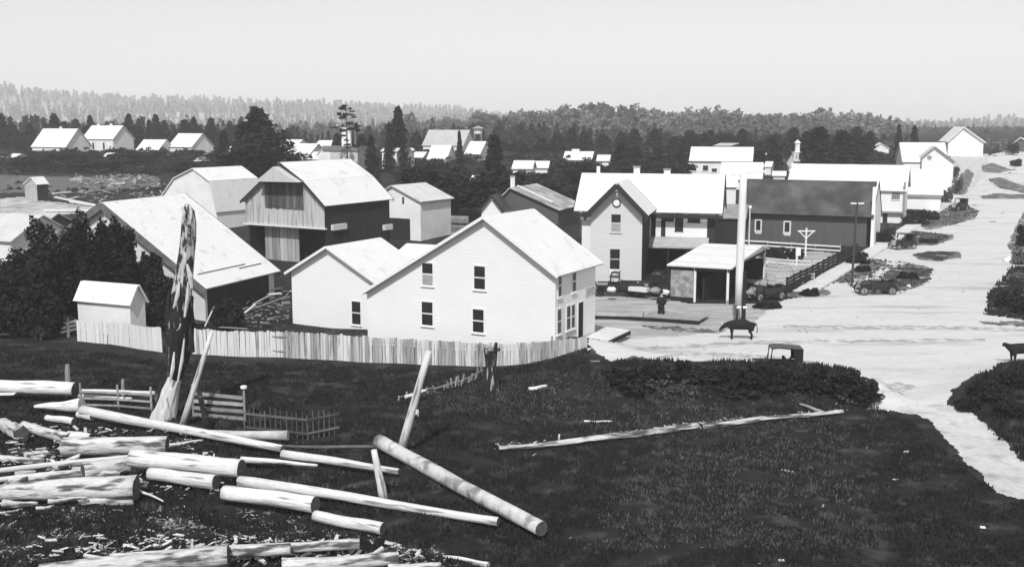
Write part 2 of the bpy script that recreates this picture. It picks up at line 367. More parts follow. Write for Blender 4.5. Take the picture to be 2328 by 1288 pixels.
# ---------------------------------------------------------------- grass
def leafcloud(P, size, r_, quad=False):
    n = len(P); a = r_.normal(size=(n, 3)); a /= np.linalg.norm(a, axis=1)[:, None]; b = r_.normal(size=(n, 3)); b -= (a * b).sum(1)[:, None] * a; b /= np.linalg.norm(b, axis=1)[:, None]
    s = (size * r_.uniform(.6, 1.5, n))[:, None]
    V = np.stack([P + a * s, P - a * s * .5 + b * s * .8, P - a * s * .5 - b * s * .8], 1).reshape(-1, 3)
    return V, np.arange(3 * n).reshape(-1, 3)
def grass_field(name, outline, n, h0, h1, m, seed, label, lean=.35, wid=.035, blades=4):
    r_ = np.random.default_rng(seed); P = np.array(outline, float)
    lo, hi = P.min(0), P.max(0); pts = []
    while sum(map(len, pts)) < n:
        q = r_.uniform(lo, hi, (n * 2, 2)); k = inpoly(q[:, 0], q[:, 1], outline)
        keep = k & (r_.uniform(0, 1, len(q)) < (lo[1] / q[:, 1]) ** 1.2); pts.append(q[keep])
    q = np.concatenate(pts)[:n]
    den = np.sin(q[:, 0] * .8 + np.sin(q[:, 1] * .9)) * np.sin(q[:, 1] * 1.2 + np.sin(q[:, 0] * .5)); q = q[den > -.55]
    q = np.repeat(q, blades, 0) + r_.normal(size=(len(q) * blades, 2)) * .09; n = len(q)
    z = terr(q[:, 0], q[:, 1]) - .03; h = r_.uniform(h0, h1, n); t = r_.uniform(0, 6.28, n); ln = r_.uniform(0, lean, n) * h; u = r_.uniform(0, 6.28, n)
    B = np.stack([q[:, 0], q[:, 1], z], -1); dx = np.stack([np.cos(t), np.sin(t), 0 * t], -1) * (wid * (1 + q[:, 1] / 60))[:, None]
    T = B + np.stack([np.cos(u) * ln, np.sin(u) * ln, h], -1)
    V = np.stack([B - dx, B + dx, T], 1).reshape(-1, 3)
    o = npmesh(name, V, np.arange(3 * n).reshape(-1, 3), m); return tag(o, label, "grass", kind="stuff")
def fp(*pts): return [flat(*p) for p in pts]
grass_field("meadow_grass", fp((-80, 1310), (2420, 1310), (2420, 1140), (2270, 1125), (2075, 965), (1940, 925), (1700, 882), (1400, 872), (1330, 812), (1100, 845), (480, 815), (360, 812), (170, 790), (-80, 785)), 60000, .06, .26, BLADE, 3, "short dark meadow grass covering the foreground slope below the white fence")
grass_field("bank_grass", fp((1370, 862), (1480, 850), (1700, 848), (1860, 865), (1945, 898), (1940, 920), (1900, 912), (1700, 885), (1400, 895)), 5000, .2, .6, BLADE, 4, "rank dark weeds along the bank in front of the dirt crossroads", wid=.05)
grass_field("bank_grass", fp((2190, 935), (2215, 890), (2300, 850), (2450, 840), (2450, 1080), (2328, 1050), (2260, 985)), 6000, .12, .4, BLADE, 5, "coarse dark weeds on the bank at the right edge beside the pale path", wid=.05)
grass_field("dry_grass", fp((900, 925), (1150, 850), (1330, 850), (1600, 920), (1930, 960), (2000, 1250), (1300, 1250), (1500, 1000)), 9000, .05, .2, BLADEL, 6, "thin pale dry grass scattered through the dark meadow", wid=.02)

grass_field("verge_grass", fp((1890, 645), (1920, 588), (2010, 590), (2060, 598), (2125, 610), (2110, 645), (2050, 668), (1990, 640)), 700, .08, .22, BLADE, 7, "rough grass tufts on the verge behind the touring car", wid=.05)
grass_field("verge_grass", fp((2240, 715), (2250, 665), (2300, 610), (2440, 600), (2440, 735), (2330, 728)), 2600, .15, .5, BLADE, 8, "rough weeds on the verge at the right edge of the crossroads", wid=.05)

for i, P in enumerate(([(2000, 640), (2030, 608), (2120, 612), (2105, 640), (2010, 668)], [(2040, 540), (2070, 525), (2165, 535), (2120, 558)], [(2090, 512), (2140, 478), (2180, 464), (2228, 480), (2170, 512)], [(2075, 580), (2110, 573), (2180, 574), (2140, 594)])):
    grass_field("verge_grass", [tuple(G(*q)[:2]) for q in P], 900, .08, .22, mat("verge_blades", .06, .3, .3), 30 + i, ["rough tufts on the widest verge patch by the touring car", "rough tufts on the verge patch by the parked coupe", "rough tufts on the uppermost roadside patch", "thin tufts on the narrow oval patch in the dirt road"][i], wid=.05)
# ---------------------------------------------------------------- buildings
class House:
    def __init__(s, name, label, cat, L, R_, y, a=-20, ref='R', axis='v', prof=None, eave=None, ridge=None, S=8., Spx=None, Dpx=None,
                 wall=WHITE, roof=ROOF, ov=.35, th=.14, base=1.5, zb=None, group=None, walls=True, vent=None, pk=.5, off=0., yb2=None, barge=None):
        a = R(a); s.u = V3(math.cos(a), math.sin(a), 0); s.v = V3(-math.sin(a), math.cos(a), 0)
        px, other = (R_, L) if ref == 'R' else (L, R_)
        c = G(px, y) if zb is None else Gf(px, y, zb)
        sg = -1 if ref == 'R' else 1
        lo, hi = 0., 80.
        for _ in range(50):
            m = (lo + hi) / 2; q = c + s.u * sg * m; d = proj(*q)[0]
            if (d - other) * sg < 0: lo = m
            else: hi = m
        s.W = m; s.O = (c - s.u * s.W) if ref == 'R' else c.copy(); s.O += s.v * off
        s.z0 = s.O.z = c.z; s.cam = V3(0, 0, HC)
        if axis == 'v':
            P = [s.uv('front', *p) for p in prof]; P[0] = (0., P[0][1]) if abs(P[0][0]) < .6 else P[0]; P[-1] = (s.W, P[-1][1]) if abs(P[-1][0] - s.W) < .6 else P[-1]
            if Dpx is not None:
                lo, hi = .3, 60.
                i = s.side_ref = len(P) - 1 if Spx is None else Spx
                for _ in range(50):
                    m = (lo + hi) / 2; q = s.pt(P[i][0], m, P[i][1])
                    if proj(*q)[0] < Dpx: lo = m
                    else: hi = m
                S = m
            s.D = S; span, ext = s.u, s.v; s.P = P
            at = lambda t, e, z: s.O + s.u * t + s.v * e + V3(0, 0, z - s.z0)
            E = S
        else:
            if Spx is not None:
                lo, hi = .3, 60.
                for _ in range(50):
                    m = (lo + hi) / 2; q = s.O + s.u * s.W + s.v * m
                    if proj(*q)[0] < Spx: lo = m
                    else: hi = m
                S = m
            s.D = S; cr = s.O + (s.u * s.W if ref == 'R' else V3(0, 0, 0)); ze = zat(cr.x, cr.y, eave)
            lo_ = s.O + s.v * S * pk; n = s.v; dx, dy, dz = ray(*ridge); d = V3(dx, dy, dz); t = (lo_ - s.cam).dot(n) / d.dot(n); zr = (s.cam + d * t).z
            zr = max(zr, ze + .5)
            P = [(0., ze), (S * pk, zr), (S, ze)]; s.P = P
            at = lambda t, e, z: s.O + s.v * t + s.u * e + V3(0, 0, z - s.z0)
            E = s.W
        s.at = at; s.E = E
        s.root = wthing(name, label, cat, s.O + s.u * s.W / 2 + s.v * s.D / 2, group)
        zbm = s.z0 - base
        if walls:
            pts = [at(P[0][0], 0, zbm)] + [at(t, 0, z) for t, z in P] + [at(P[-1][0], 0, zbm)]
            MB().prism(pts, at(0, E, 0) - at(0, 0, 0)).build("wall", wall, s.root)
        if roof:
            for i in range(len(P) - 1):
                (t0, z0), (t1, z1) = P[i], P[i + 1]; l = math.hypot(t1 - t0, z1 - z0); dt, dz = (t1 - t0) / l, (z1 - z0) / l
                if i == 0: t0 -= dt * ov; z0 -= dz * ov
                if i == len(P) - 2: t1 += dt * ov; z1 += dz * ov
                nt_, nz_ = -dz, dt
                g = .012
                q = [at(t0 + nt_ * g, -ov, z0 + nz_ * g), at(t1 + nt_ * g, -ov, z1 + nz_ * g), at(t1 + nt_ * th, -ov, z1 + nz_ * th), at(t0 + nt_ * th, -ov, z0 + nz_ * th)]
                MB().prism(q, at(0, E + 2 * ov, 0) - at(0, 0, 0)).build("roof", roof, s.root)
                if barge:
                    for e0 in (-ov - .07, E + ov + .01):
                        q = [at(t0, e0, z0 - barge[1]), at(t1, e0, z1 - barge[1]), at(t1 + nt_ * (th + .02), e0, z1 + nz_ * (th + .02)), at(t0 + nt_ * (th + .02), e0, z0 + nz_ * (th + .02))]
                        MB().prism(q, at(0, .06, 0) - at(0, 0, 0)).build("bargeboard", barge[0], s.root)
    def pt(s, t, e, z): return s.O + s.u * t + s.v * e + V3(0, 0, z - s.z0)
    def uv(s, face, px, py, off=0.):
        d = V3(*ray(px, py)); n, o = (s.v, s.O + s.v * off) if face == 'front' else (s.u, s.O + s.u * (s.W + off))
        t = (o - s.cam).dot(n) / d.dot(n); q = s.cam + d * t
        return ((q - s.O).dot(s.u), q.z) if face == 'front' else ((q - s.O).dot(s.v), q.z)
    def frame(s, face, off=0.):
        if face == 'front': return (s.O - s.v * off, s.u, -s.v)
        return (s.O + s.u * (s.W + off), s.v, s.u)
    def slab(s, face, t0, t1, z0, z1, out, inn, name, m, parent=None):
        o, ax, n = s.frame(face); c = o + ax * (t0 + t1) / 2 + n * (out + inn) / 2 + V3(0, 0, (z0 + z1) / 2 - s.z0)
        return MB().box(c, ((t1 - t0) / 2, abs(out - inn) / 2, (z1 - z0) / 2), (ax, n, V3(0, 0, 1))).build(name, m, parent or s.root)
    def window(s, face, x0, y0, x1, y1, fm=WHITE, rows=2, lower=None, fw=.09, off=0., name="window", cas=.04):
        xm, ym = (x0 + x1) / 2, (y0 + y1) / 2
        t0 = s.uv(face, x0, ym, 0)[0]; t1 = s.uv(face, x1, ym, 0)[0]; z1 = s.uv(face, xm, y0, 0)[1]; z0 = s.uv(face, xm, y1, 0)[1]
        if off: t0 += 0
        t0, t1 = min(t0, t1), max(t0, t1)
        w_ = s.slab(face, t0 - fw, t1 + fw, z0 - fw, z1 + fw, cas + off, -.02 + off, name, fm)
        h = (z1 - z0) / rows
        for i in range(rows):
            g = .05 if rows > 1 else 0
            m = GLASS if (lower is None or i > 0) else lower
            s.slab(face, t0, t1, z0 + i * h + (g if i else 0), z0 + (i + 1) * h - (g if i < rows - 1 else 0), cas + .015 + off, cas - .01 + off, "pane", m, w_)
        s.slab(face, t0 - fw - .05, t1 + fw + .05, z0 - fw - .07, z0 - fw - .003, cas + .06 + off, 0 + off, "sill", fm, w_)
        return w_
    def door(s, face, x0, y0, x1, y1, m=BLACK, fm=WHITE):
        t0 = s.uv(face, x0, (y0 + y1) / 2)[0]; t1 = s.uv(face, x1, (y0 + y1) / 2)[0]; z1 = s.uv(face, (x0 + x1) / 2, y0)[1]; z0 = s.uv(face, (x0 + x1) / 2, y1)[1]
        t0, t1 = min(t0, t1), max(t0, t1)
        f_ = s.slab(face, t0 - .1, t1 + .1, z0, z1 + .1, .04, -.02, "door_frame", fm); d = s.slab(face, t0, t1, z0, z1 - .002, .055, .03, "door", m, f_)
        return f_
    def chimney(s, px, ytop, t, e, w_=.3, m=OFFW, cap=True):
        """stands where the roof passes (t across, e along)"""
        P = s.P; z = np.interp(t, [p[0] for p in P], [p[1] for p in P]); b = s.at(t, e, z)
        zt = zat(b.x, b.y, ytop)
        c = MB().box((b.x, b.y, (z - .6 + zt) / 2), (w_, w_, (zt - z + .6) / 2)).build("chimney", m, s.root)
        if cap: MB().box((b.x, b.y, zt + .06), (w_ + .07, w_ + .07, .06)).build("chimney_cap", ROOFG, c)

# the big white hall: a saltbox gable with a lower wing on its left
H1 = House("white_hall", "big white two storey hall with asymmetric gable and side entrance behind the board fence", "building", 836, 1262, 796, a=-28, prof=[(836, 664), (1105, 495), (1262, 621)], Dpx=1354, ov=.4, base=2.2, wall=WHITE, roof=ROOF, barge=(WHITE, .05))
H1.window('front', 961, 598, 984, 647, lower=CURT); H1.window('front', 1079, 605, 1103, 656); H1.window('front', 960, 686, 984, 738); H1.window('front', 1076, 703, 1100, 754)
for (a_, b_, c_, d_) in ((1269, 625, 1275, 672), (1301, 617, 1308, 661), (1267, 703, 1274, 756), (1288, 696, 1295, 747), (1299, 693, 1305, 743)): H1.window('side', a_, b_, c_, d_, fw=.12)
H1.door('side', 1314, 687, 1324, 768)
# sign board on the side facade
a0, z1 = H1.uv('side', 1331, 656); a1, z0 = H1.uv('side', 1353, 664)
H1.slab('side', a0, a1, z0, z1, .06, .0, "sign_board", mat("faded_sign_board", .35, .3, 4.))
HW = House("white_wing", "lower white gabled wing joined to the left side of the big white hall", "building", 666, 858, 757, a=-28, prof=[(666, 617), (748, 562), (858, 640)], Spx=1, Dpx=857, ov=.4, base=3, wall=WHITE, roof=ROOF, zb=-1.3 + .02, barge=(WHITE, .05))
HW.window('front', 801, 685, 820, 736)

# small shed behind the fence
WS = House("garden_shed", "small pale shed with low gabled roof behind the left end of the board fence", "shed", 180, 299, 768, a=-24, axis='u', eave=690, ridge=(255, 645), Spx=333, wall=OFFW, roof=ROOFW, ov=.22, base=1.2)
# barn with the long sheet roof at the left
BB = House("long_roofed_barn", "large barn whose long pale roof sweeps down to low eaves, left of the hall", "barn", 150, 468, 730, a=-20, prof=[(150, 535), (238, 462), (468, 650)], Spx=2, Dpx=622, ov=.45, wall=mat("whitewashed_barn_wall", .55, .15, .8, bump=.3), roof=ROOFW, base=1.5, barge=(mat("grey_bargeboard", .12, .3, 2.), .5))
for (t0, t1, k) in ((.5, 7.3, .9), (6., 9.4, .93)):    # raised seams where the roof sheets overlap
    (ta, za), (tb, zb_) = BB.P[1], BB.P[2]; tt = ta + (tb - ta) * k; zz = za + (zb_ - za) * k
    MB().bar(BB.pt(tt, t0, zz + .22), BB.pt(tt, t1, zz + .22), .1, .06).build("roof_batten", BOARDG, BB.root)
BBw = BB.slab('side', .3, 9.5, BB.z0 - 1, BB.P[2][1] - .15, .03, .0, "darkened_side", BARND)  # shadow on the wall below the eaves, painted as a dark slab
# gambrel barn behind it
GB = House("gambrel_barn", "white gambrel roofed barn standing between the long roofed barn and the tall hay barn", "barn", 368, 494, 522, a=-33, prof=[(368, 452), (397, 406), (440, 384), (478, 413), (494, 479)], Spx=2, Dpx=546, wall=OFFW, roof=ROOF, ov=.25, base=1)
# tall hay barn
HB = House("hay_barn", "tall weathered hay barn with a projecting hay hood, dark loft doors and pale shingle roof", "barn", 562, 741, 604, a=-31, prof=[(562, 455), (603, 410), (640, 371), (693, 413), (741, 464)], Spx=4, Dpx=884, wall=BARNW, roof=ROOF, ov=.4, base=-4.05, barge=(TRIM, .12))
zb = HB.z0 + 4.05
HB.slab('side', -.02, HB.D + .02, HB.z0 - 1, HB.P[4][1] - .1, .05, .0, "darkened_side", BARND)  # near-black slab paints the shade of the right wall
tA, zA = HB.uv('front', 600, 411); tB, zB = HB.uv('front', 640, 378); tC, zC = HB.uv('front', 694, 413)
MB().prism([HB.pt(tA, -.05, zA), HB.pt(tB, -.05, zB), HB.pt(tC, -.05, zC)], -HB.v * 1.3).build("hay_hood", mat("pale_hood_boards", .45, .1, 1.2, st=(5, 5, .4)), HB.root)
t0, _ = HB.uv('front', 603, 450); t1, _ = HB.uv('front', 690, 450); _, zt = HB.uv('front', 645, 414); _, zb2 = HB.uv('front', 645, 474)
n = 11
for i in range(n):
    w_ = (t1 - t0) / n; HB.slab('front', t0 + i * w_ + .02, t0 + (i + 1) * w_ - .02, zb2 + random.uniform(-.05, .1), zt, .06 + .02 * (i % 2), 0, "loft_door_board", mat("loft_board_dark", .08, .3, 2., st=(5, 5, .4), rnd=.6))
HB.slab('front', -.25, HB.W + .25, zb - .14, zb + .02, .25, -.05, "ledge_beam", PLANK)
HB.slab('front', .9, HB.W + .1, HB.z0 - 2, zb - .15, -2.4, -2.6, "lower_back_wall", BLACK)  # gloom inside the opening painted as a black wall
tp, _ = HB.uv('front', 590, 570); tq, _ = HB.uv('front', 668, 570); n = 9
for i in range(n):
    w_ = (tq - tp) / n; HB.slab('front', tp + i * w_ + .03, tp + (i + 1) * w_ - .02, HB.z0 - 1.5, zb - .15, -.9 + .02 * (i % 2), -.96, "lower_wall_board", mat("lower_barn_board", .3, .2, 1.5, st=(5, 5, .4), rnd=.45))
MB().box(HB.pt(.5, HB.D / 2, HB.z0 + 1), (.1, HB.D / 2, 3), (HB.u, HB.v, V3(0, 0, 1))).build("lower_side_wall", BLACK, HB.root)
for px_ in (745, 862):
    e, z = HB.uv('side', px_ + 8, 517); HB.slab('side', e - .1, e + (2.2 if px_ < 800 else 1.4), z - .3, z + .3, .4, .05, "pale_door_board", PLANK)
# lean house right of the hay barn
LH = House("lean_house", "white house with grey roof tucked against the right side of the hay barn", "house", 872, 957, 548, a=-30, prof=[(872, 437), (893, 423), (957, 458)], S=7, wall=OFFW, roof=mat("mid_grey_roof", .48, .15, .8), ov=.35, base=1.)
LH.slab('front', -.02, LH.W * .72, LH.z0 - 1, LH.uv('front', 910, 496)[1], .05, 0, "lower_boarding", BLACK)
t_, z_ = LH.uv('front', 915, 448); LH.slab('front', t_, t_ + .25, z_ - .8, z_, .08, 0, "drain_pipe", TRIM)
# flat topped store front behind the barn
TF = House("false_front_store", "tall flat topped pale building with dark cornice rising behind the hay barn roof", "building", 738, 814, 408, a=-25, prof=[(738, 334), (814, 334)], S=7, wall=mat("pale_grey_front", .47, .1, 1.), roof=None, base=1)
TF.slab('front', -.2, TF.W + .2, TF.P[0][1] - .75, TF.P[0][1] + .25, .25, -.1, "cornice", mat("grey_cornice", .17, .2, 1.))
TF.slab('side', 0, TF.D, TF.z0, TF.P[0][1] + .25, .04, 0, "darkened_side", mat("grey_side", .22, .3, 2.))
THs = House("store_annex", "small white gabled annex on the left of the flat topped building", "building", 722, 744, 405, a=-25, prof=[(722, 352), (738, 334), (750, 340)], S=5, wall=OFFW, roof=ROOF, ov=.15)
# cluster in the middle
M1 = House("grey_roofed_house", "house with broad worn grey roof and short chimney behind the white hall ridge", "house", 1128, 1268, 560, a=-22, prof=[(1128, 462), (1162, 428), (1268, 476)], Spx=1, Dpx=1217, wall=DWALL, roof=ROOFG, ov=.4, base=1)
M1.chimney(1156, 402, M1.P[1][0] - .2, 1.0, .28)
MB().bar(M1.pt(M1.P[1][0] + .2, 1.6, M1.P[1][1] + .25), M1.pt(M1.P[2][0] - 1.2, 1.6, np.interp(M1.P[2][0] - 1.2, [p[0] for p in M1.P], [p[1] for p in M1.P]) + .25), .5, .12).build("roof_ridge_board", ROOFW, M1.root)
M2 = House("small_gable_cottage", "little white cottage gable with dark roof in front of the worn grey roof", "cottage", 1095, 1141, 572, a=-10, prof=[(1095, 476), (1118, 446), (1141, 476)], S=4, wall=WHITE, roof=ROOFD, ov=.35, barge=(TRIM, .1))

# dwelling with cross gable
D1 = House("cross_gable_dwelling", "large dwelling with dark deep eaves and three chimneys, right of the white hall", "house", 1322, 1622, 622, a=-13, axis='u', eave=476, ridge=(1480, 397), S=8.5, wall=WHITE, roof=ROOF, ov=.75, barge=(TRIM, .25))
D1.slab('front', -.8, D1.W + .8, D1.P[0][1] - .85, D1.P[0][1] - .55, .95, .55, "eave_fascia", TRIM)
for t_, y_ in ((1.0, 378), (5.1, 380), (8.3, 386)): D1.chimney(0, y_, D1.D / 2 + .1, t_, .18 if t_ < 2 else .32, OFFW, t_ > 2)
D1.window('front', 1537, 488, 1551, 522, fm=TRIM, rows=1, fw=.1)
D1.window('front', 1508, 486, 1530, 500, fm=TRIM, rows=1); D1.window('front', 1566, 490, 1590, 503, fm=TRIM, rows=1)
D1.slab('front', D1.W - .75, D1.W + .02, D1.z0, D1.P[0][1] - .86, .06, 0, "corner_board", TRIM); D1.slab('side', 0, D1.D, D1.z0, D1.P[0][1] - .3, .05, 0, "darkened_side", TRIM)  # dark side slab paints the shade of the right wall
tl = D1.uv('front', 1478, 540)[0]
for k in (0, 1): D1.slab('front', tl + .1 + k * 1.0, tl + .55 + k * 1.0, D1.uv('front', 1500, 552)[1], D1.P[0][1] - .86, .05, 0, "dark_panel", TRIM)
zl = D1.uv('front', 1540, 560)[1]; D1.slab('front', tl, D1.W, D1.z0 - 1, zl, .08, 0, "porch_shade_wall", BLACK)  # shade below the porch roof, painted as a black wall
# porch roof
pa, pb = D1.uv('front', 1478, 550)[0], D1.uv('front', 1612, 550)[0]; zt = D1.uv('front', 1540, 538)[1]
q = [D1.pt(pa, 0, zt), D1.pt(pa, -2.2, zt - .8), D1.pt(pa, -2.2, zt - .95), D1.pt(pa, 0, zt - .15)]
MB().prism(q, D1.u * (pb - pa)).build("porch_roof", mat("grey_porch_roof", .34, .2, 1.2), D1.root)
for k in range(4): c = D1.pt(pa + .15 + k * (pb - pa - .3) / 3, -2.05, 0); MB().box((c.x, c.y, (zt - .95 + D1.z0) / 2), (.07, .07, (zt - .95 - D1.z0) / 2)).build("porch_post", TRIM, D1.root)
D2 = House("dwelling_front_gable", "tall pale gable wing of the dwelling with a round attic vent between dark bargeboards", "house", 1342, 1458, 642, a=-13, prof=[(1342, 478), (1404, 418), (1458, 478)], S=6.5, wall=LSID, roof=ROOF, ov=.75, barge=(TRIM, .42))
D2.window('front', 1390, 487, 1411, 526, fm=LSID, rows=2, lower=CURT); D2.window('front', 1387, 566, 1409, 611, fm=LSID)
cx, cz = D2.uv('front', 1402, 461); c = D2.pt(cx, 0, cz)
vt = MB(); vt.lathe(c, -D2.v, [(.42, 0), (.42, .09), (0.0, .09)], 18); vo = vt.build("round_vent", TRIM, D2.root)
MB().lathe(c, -D2.v, [(.31, .08), (.31, .13), (0, .13)], 18).build("vent_disc", WHITE, vo)
for dz_, w0 in ((.95, .75), (1.75, .7)):
    b = MB(); pts = [D2.pt(cx + w0 * math.cos(t), -.7, cz + dz_ + .28 * math.sin(t)) for t in np.linspace(.15, math.pi - .15, 7)]
    b.tube(pts, [.05] * 7, 6).build("gable_ornament", OFFW, D2.root)
D2.slab('side', -.02, D2.D, D2.z0, D2.P[-1][1] - .2, .04, 0, "darkened_side", TRIM)  # gable wing's shaded right wall, painted dark
D2.slab('front', D2.uv('front', 1386, 618)[0], D2.uv('front', 1408, 618)[0], D2.uv('front', 1397, 624)[1], D2.uv('front', 1397, 614)[1], .3, 0, "flower_box", WHITE)

# open wagon shed beside the pole
CS = House("open_wagon_shed", "low open fronted shed with pale roof on white posts beside the tall whitewashed pole", "shed", 1524, 1655, 692, a=-24, axis='u', eave=611, ridge=(1640, 560), pk=.8, Spx=1739, wall=BLACK, roof=ROOF, ov=.3, walls=False)
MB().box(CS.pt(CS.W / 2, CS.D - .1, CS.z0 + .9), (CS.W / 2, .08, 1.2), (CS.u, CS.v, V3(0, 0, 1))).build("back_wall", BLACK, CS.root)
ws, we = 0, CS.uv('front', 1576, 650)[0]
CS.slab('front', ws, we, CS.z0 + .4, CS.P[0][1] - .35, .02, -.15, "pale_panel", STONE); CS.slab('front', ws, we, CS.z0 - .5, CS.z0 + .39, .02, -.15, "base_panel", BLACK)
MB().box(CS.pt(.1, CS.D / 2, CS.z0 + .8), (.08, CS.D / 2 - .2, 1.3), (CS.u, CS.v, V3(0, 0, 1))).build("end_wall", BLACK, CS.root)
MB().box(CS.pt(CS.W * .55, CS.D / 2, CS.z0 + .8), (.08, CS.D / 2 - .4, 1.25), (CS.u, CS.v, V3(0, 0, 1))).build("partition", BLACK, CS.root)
for t_, e_ in ((we + .1, .1), (CS.W - .1, .1), (CS.W - .1, CS.D - .1)):
    c = CS.pt(t_, e_, 0); MB().box((c.x, c.y, (CS.P[0][1] + CS.z0 - .3) / 2), (.1, .1, (CS.P[0][1] - CS.z0 + .3) / 2)).build("post", POLEW, CS.root)
MB().bar(CS.pt(0, .05, CS.P[0][1] - .18), CS.pt(CS.W, .05, CS.P[0][1] - .18), .12, .3).build("eave_beam", TRIM, CS.root)
MB().bar(CS.pt(CS.W - .1, .2, CS.P[0][1] - .15), CS.pt(CS.W - .1, CS.D - .2, CS.P[0][1] - .15), .12, .3).build("end_beam", TRIM, CS.root)

MB().prism([CS.at(0, CS.W - .02, CS.P[0][1]), CS.at(CS.D * .8, CS.W - .02, CS.P[1][1]), CS.at(CS.D, CS.W - .02, CS.P[2][1])], CS.u * .08).build("gable_panel", WHITE, CS.root)
# long dark barn
DB = House("dark_long_barn", "long dark barn with mossy roof and two white framed windows, right of the pole", "barn", 1694, 1968, 561, a=-24, axis='u', eave=484, ridge=(1830, 411), S=8.5, wall=DWALL, roof=ROOFD, ov=.85)
for a_, b_, c_, d_ in ((1717, 499, 1731, 531), (1782, 503, 1797, 535)):
    w_ = DB.window('front', a_ + 2, b_ + 2, c_ - 2, d_ - 8, fm=POLEW, rows=1, fw=.17)
    t0 = DB.uv('front', a_, d_)[0]; t1 = DB.uv('front', c_, d_)[0]; DB.slab('front', t0, t1, DB.uv('front', a_, d_)[1], DB.uv('front', a_, d_ - 8)[1], .05, 0, "apron_board", POLEW, w_)
pts = [DB.at(0, 0, DB.z0 - 1), DB.at(0, 0, DB.P[0][1] + .1), DB.at(DB.D / 2, 0, DB.P[1][1] + .5), DB.at(DB.D, 0, DB.P[2][1] + .1), DB.at(DB.D, 0, DB.z0 - 1)]
off = DB.u * (DB.W + .62)
MB().prism([p + off - DB.v * .35 for p in pts[:2]] + [p + off for p in pts[2:]], DB.u * .15).build("street_facade", WHITE, DB.root)
MB().prism([DB.at(-.42, DB.W + .55, DB.z0 - 1), DB.at(-.42, DB.W + .95, DB.z0 - 1), DB.at(-.42, DB.W + .95, zat(DB.pt(DB.W, 0, 0).x, DB.pt(DB.W, 0, 0).y, 424)), DB.at(-.42, DB.W + .55, zat(DB.pt(DB.W, 0, 0).x, DB.pt(DB.W, 0, 0).y, 424))], DB.v * .25).build("corner_board", WHITE, DB.root)
# long white roofed building behind
LW = House("long_store", "long low pale roofed store with two grey upper windows behind the dark barn", "building", 1790, 2052, 508, a=-22, axis='u', eave=433, ridge=(1900, 375), S=12, wall=WHITE, roof=ROOF, ov=.4)
for a_, b_, c_, d_ in ((1985, 438, 2003, 452), (2027, 438, 2046, 453)): LW.window('front', a_, b_, c_, d_, rows=1, fw=.05, lower=mat("grey_window_glass", .18, .2, 2., rough=.4))
for a_, b_, c_, d_ in ((2008, 484, 2016, 508), (1993, 484, 1999, 500)): LW.window('front', a_, b_, c_, d_, rows=1, fm=DWALL)
LW.slab('front', LW.uv('front', 1975, 480)[0], LW.W, LW.uv('front', 2010, 484)[1], LW.uv('front', 2010, 480)[1], .5, 0, "awning_edge", BOARDG)
LW.slab('front', LW.W - .1, LW.W + .15, LW.z0 - 1, LW.P[0][1] + 1.2, .2, -.1, "dark_corner_post", BOARDG)
S2 = House("white_store", "white building with a tall pale roof slope and grey eave line next to the boardwalk", "building", 2060, 2138, 478, a=-18, axis='u', eave=442, ridge=(2100, 386), S=9, wall=WHITE, roof=ROOF, ov=.3)
S2.slab('front', -.2, S2.W + .1, S2.P[0][1] - .42, S2.P[0][1] - .22, .35, 0, "eave_board", BOARDG)
S2.slab('side', -.1, S2.D, S2.z0 - 1, S2.P[0][1] - .2, .05, 0, "darkened_side", mat("store_side_painted_shade", .09, .2, 1.))  # shade on the store's side painted in as dark grey
S3 = House("gabled_white_house", "white house front gable with a small round attic opening above the boardwalk", "house", 2092, 2164, 440, a=-18, prof=[(2092, 357), (2125, 334), (2164, 367)], S=7, wall=WHITE, roof=ROOF, ov=.3, barge=(BOARDG, .12))
cx, cz = S3.uv('front', 2113, 358); MB().lathe(S3.pt(cx, 0, cz), -S3.v, [(.4, 0), (.4, .06), (0, .06)], 12).build("attic_opening", ROOFG, S3.root)
S4 = House("broad_roof_house", "white house with a broad plain roof directly behind the round vented gable", "house", 2052, 2150, 415, a=-10, axis='u', eave=368, ridge=(2100, 325), S=9, wall=WHITE, roof=ROOF, ov=.3)
S5 = House("hilltop_house", "pale gabled house highest up the road at the right", "house", 2154, 2234, 356, a=-10, prof=[(2154, 320), (2190, 289), (2234, 322)], S=9, wall=WHITE, roof=ROOF, ov=.5, barge=(OFFW, .1))
S6 = House("edge_house", "dark walled house with thin pale roof cut by the right edge", "house", 2298, 2350, 346, a=-25, prof=[(2298, 330), (2292, 318), (2350, 336)][0:1] + [(2320, 314), (2350, 330)], S=8, wall=DWALL, roof=ROOFW, ov=.4)
HC1 = House("steep_white_cottage", "small white cottage with rounded looking gable below the dark conifers near the hilltop", "cottage", 1978, 2020, 358, a=-15, prof=[(1978, 341), (2003, 326), (2022, 338)], S=7, wall=WHITE, roof=ROOF, ov=.25)
# church
CH = House("church", "small white church with a thin steeple behind the long pale roof", "church", 1793, 1828, 398, a=-12, prof=[(1793, 375), (1810, 350), (1828, 375)], S=11, wall=WHITE, roof=ROOF, ov=.2)
c = CH.pt(CH.W / 2, .3, 0); zs, zt0, ztop = CH.P[1][1] - 1.5, zat(c.x, c.y, 340), zat(c.x, c.y, 317)
zc1 = zat(c.x, c.y, 347); zc2 = zat(c.x, c.y, 325)
tw = MB(); tw.box((c.x, c.y, (zs + zc1) / 2), (.85, .85, (zc1 - zs) / 2)); tw.box((c.x, c.y, zc1 + .06), (1.0, 1.0, .08)); st = tw.build("steeple", WHITE, CH.root)
MB().box((c.x, c.y, (zc1 + zc2) / 2 + .07), (.42, .42, (zc2 - zc1) / 2)).build("lantern", WHITE, st)
b = MB(); an = [(-.6, -.6), (.6, -.6), (.6, .6), (-.6, .6)]
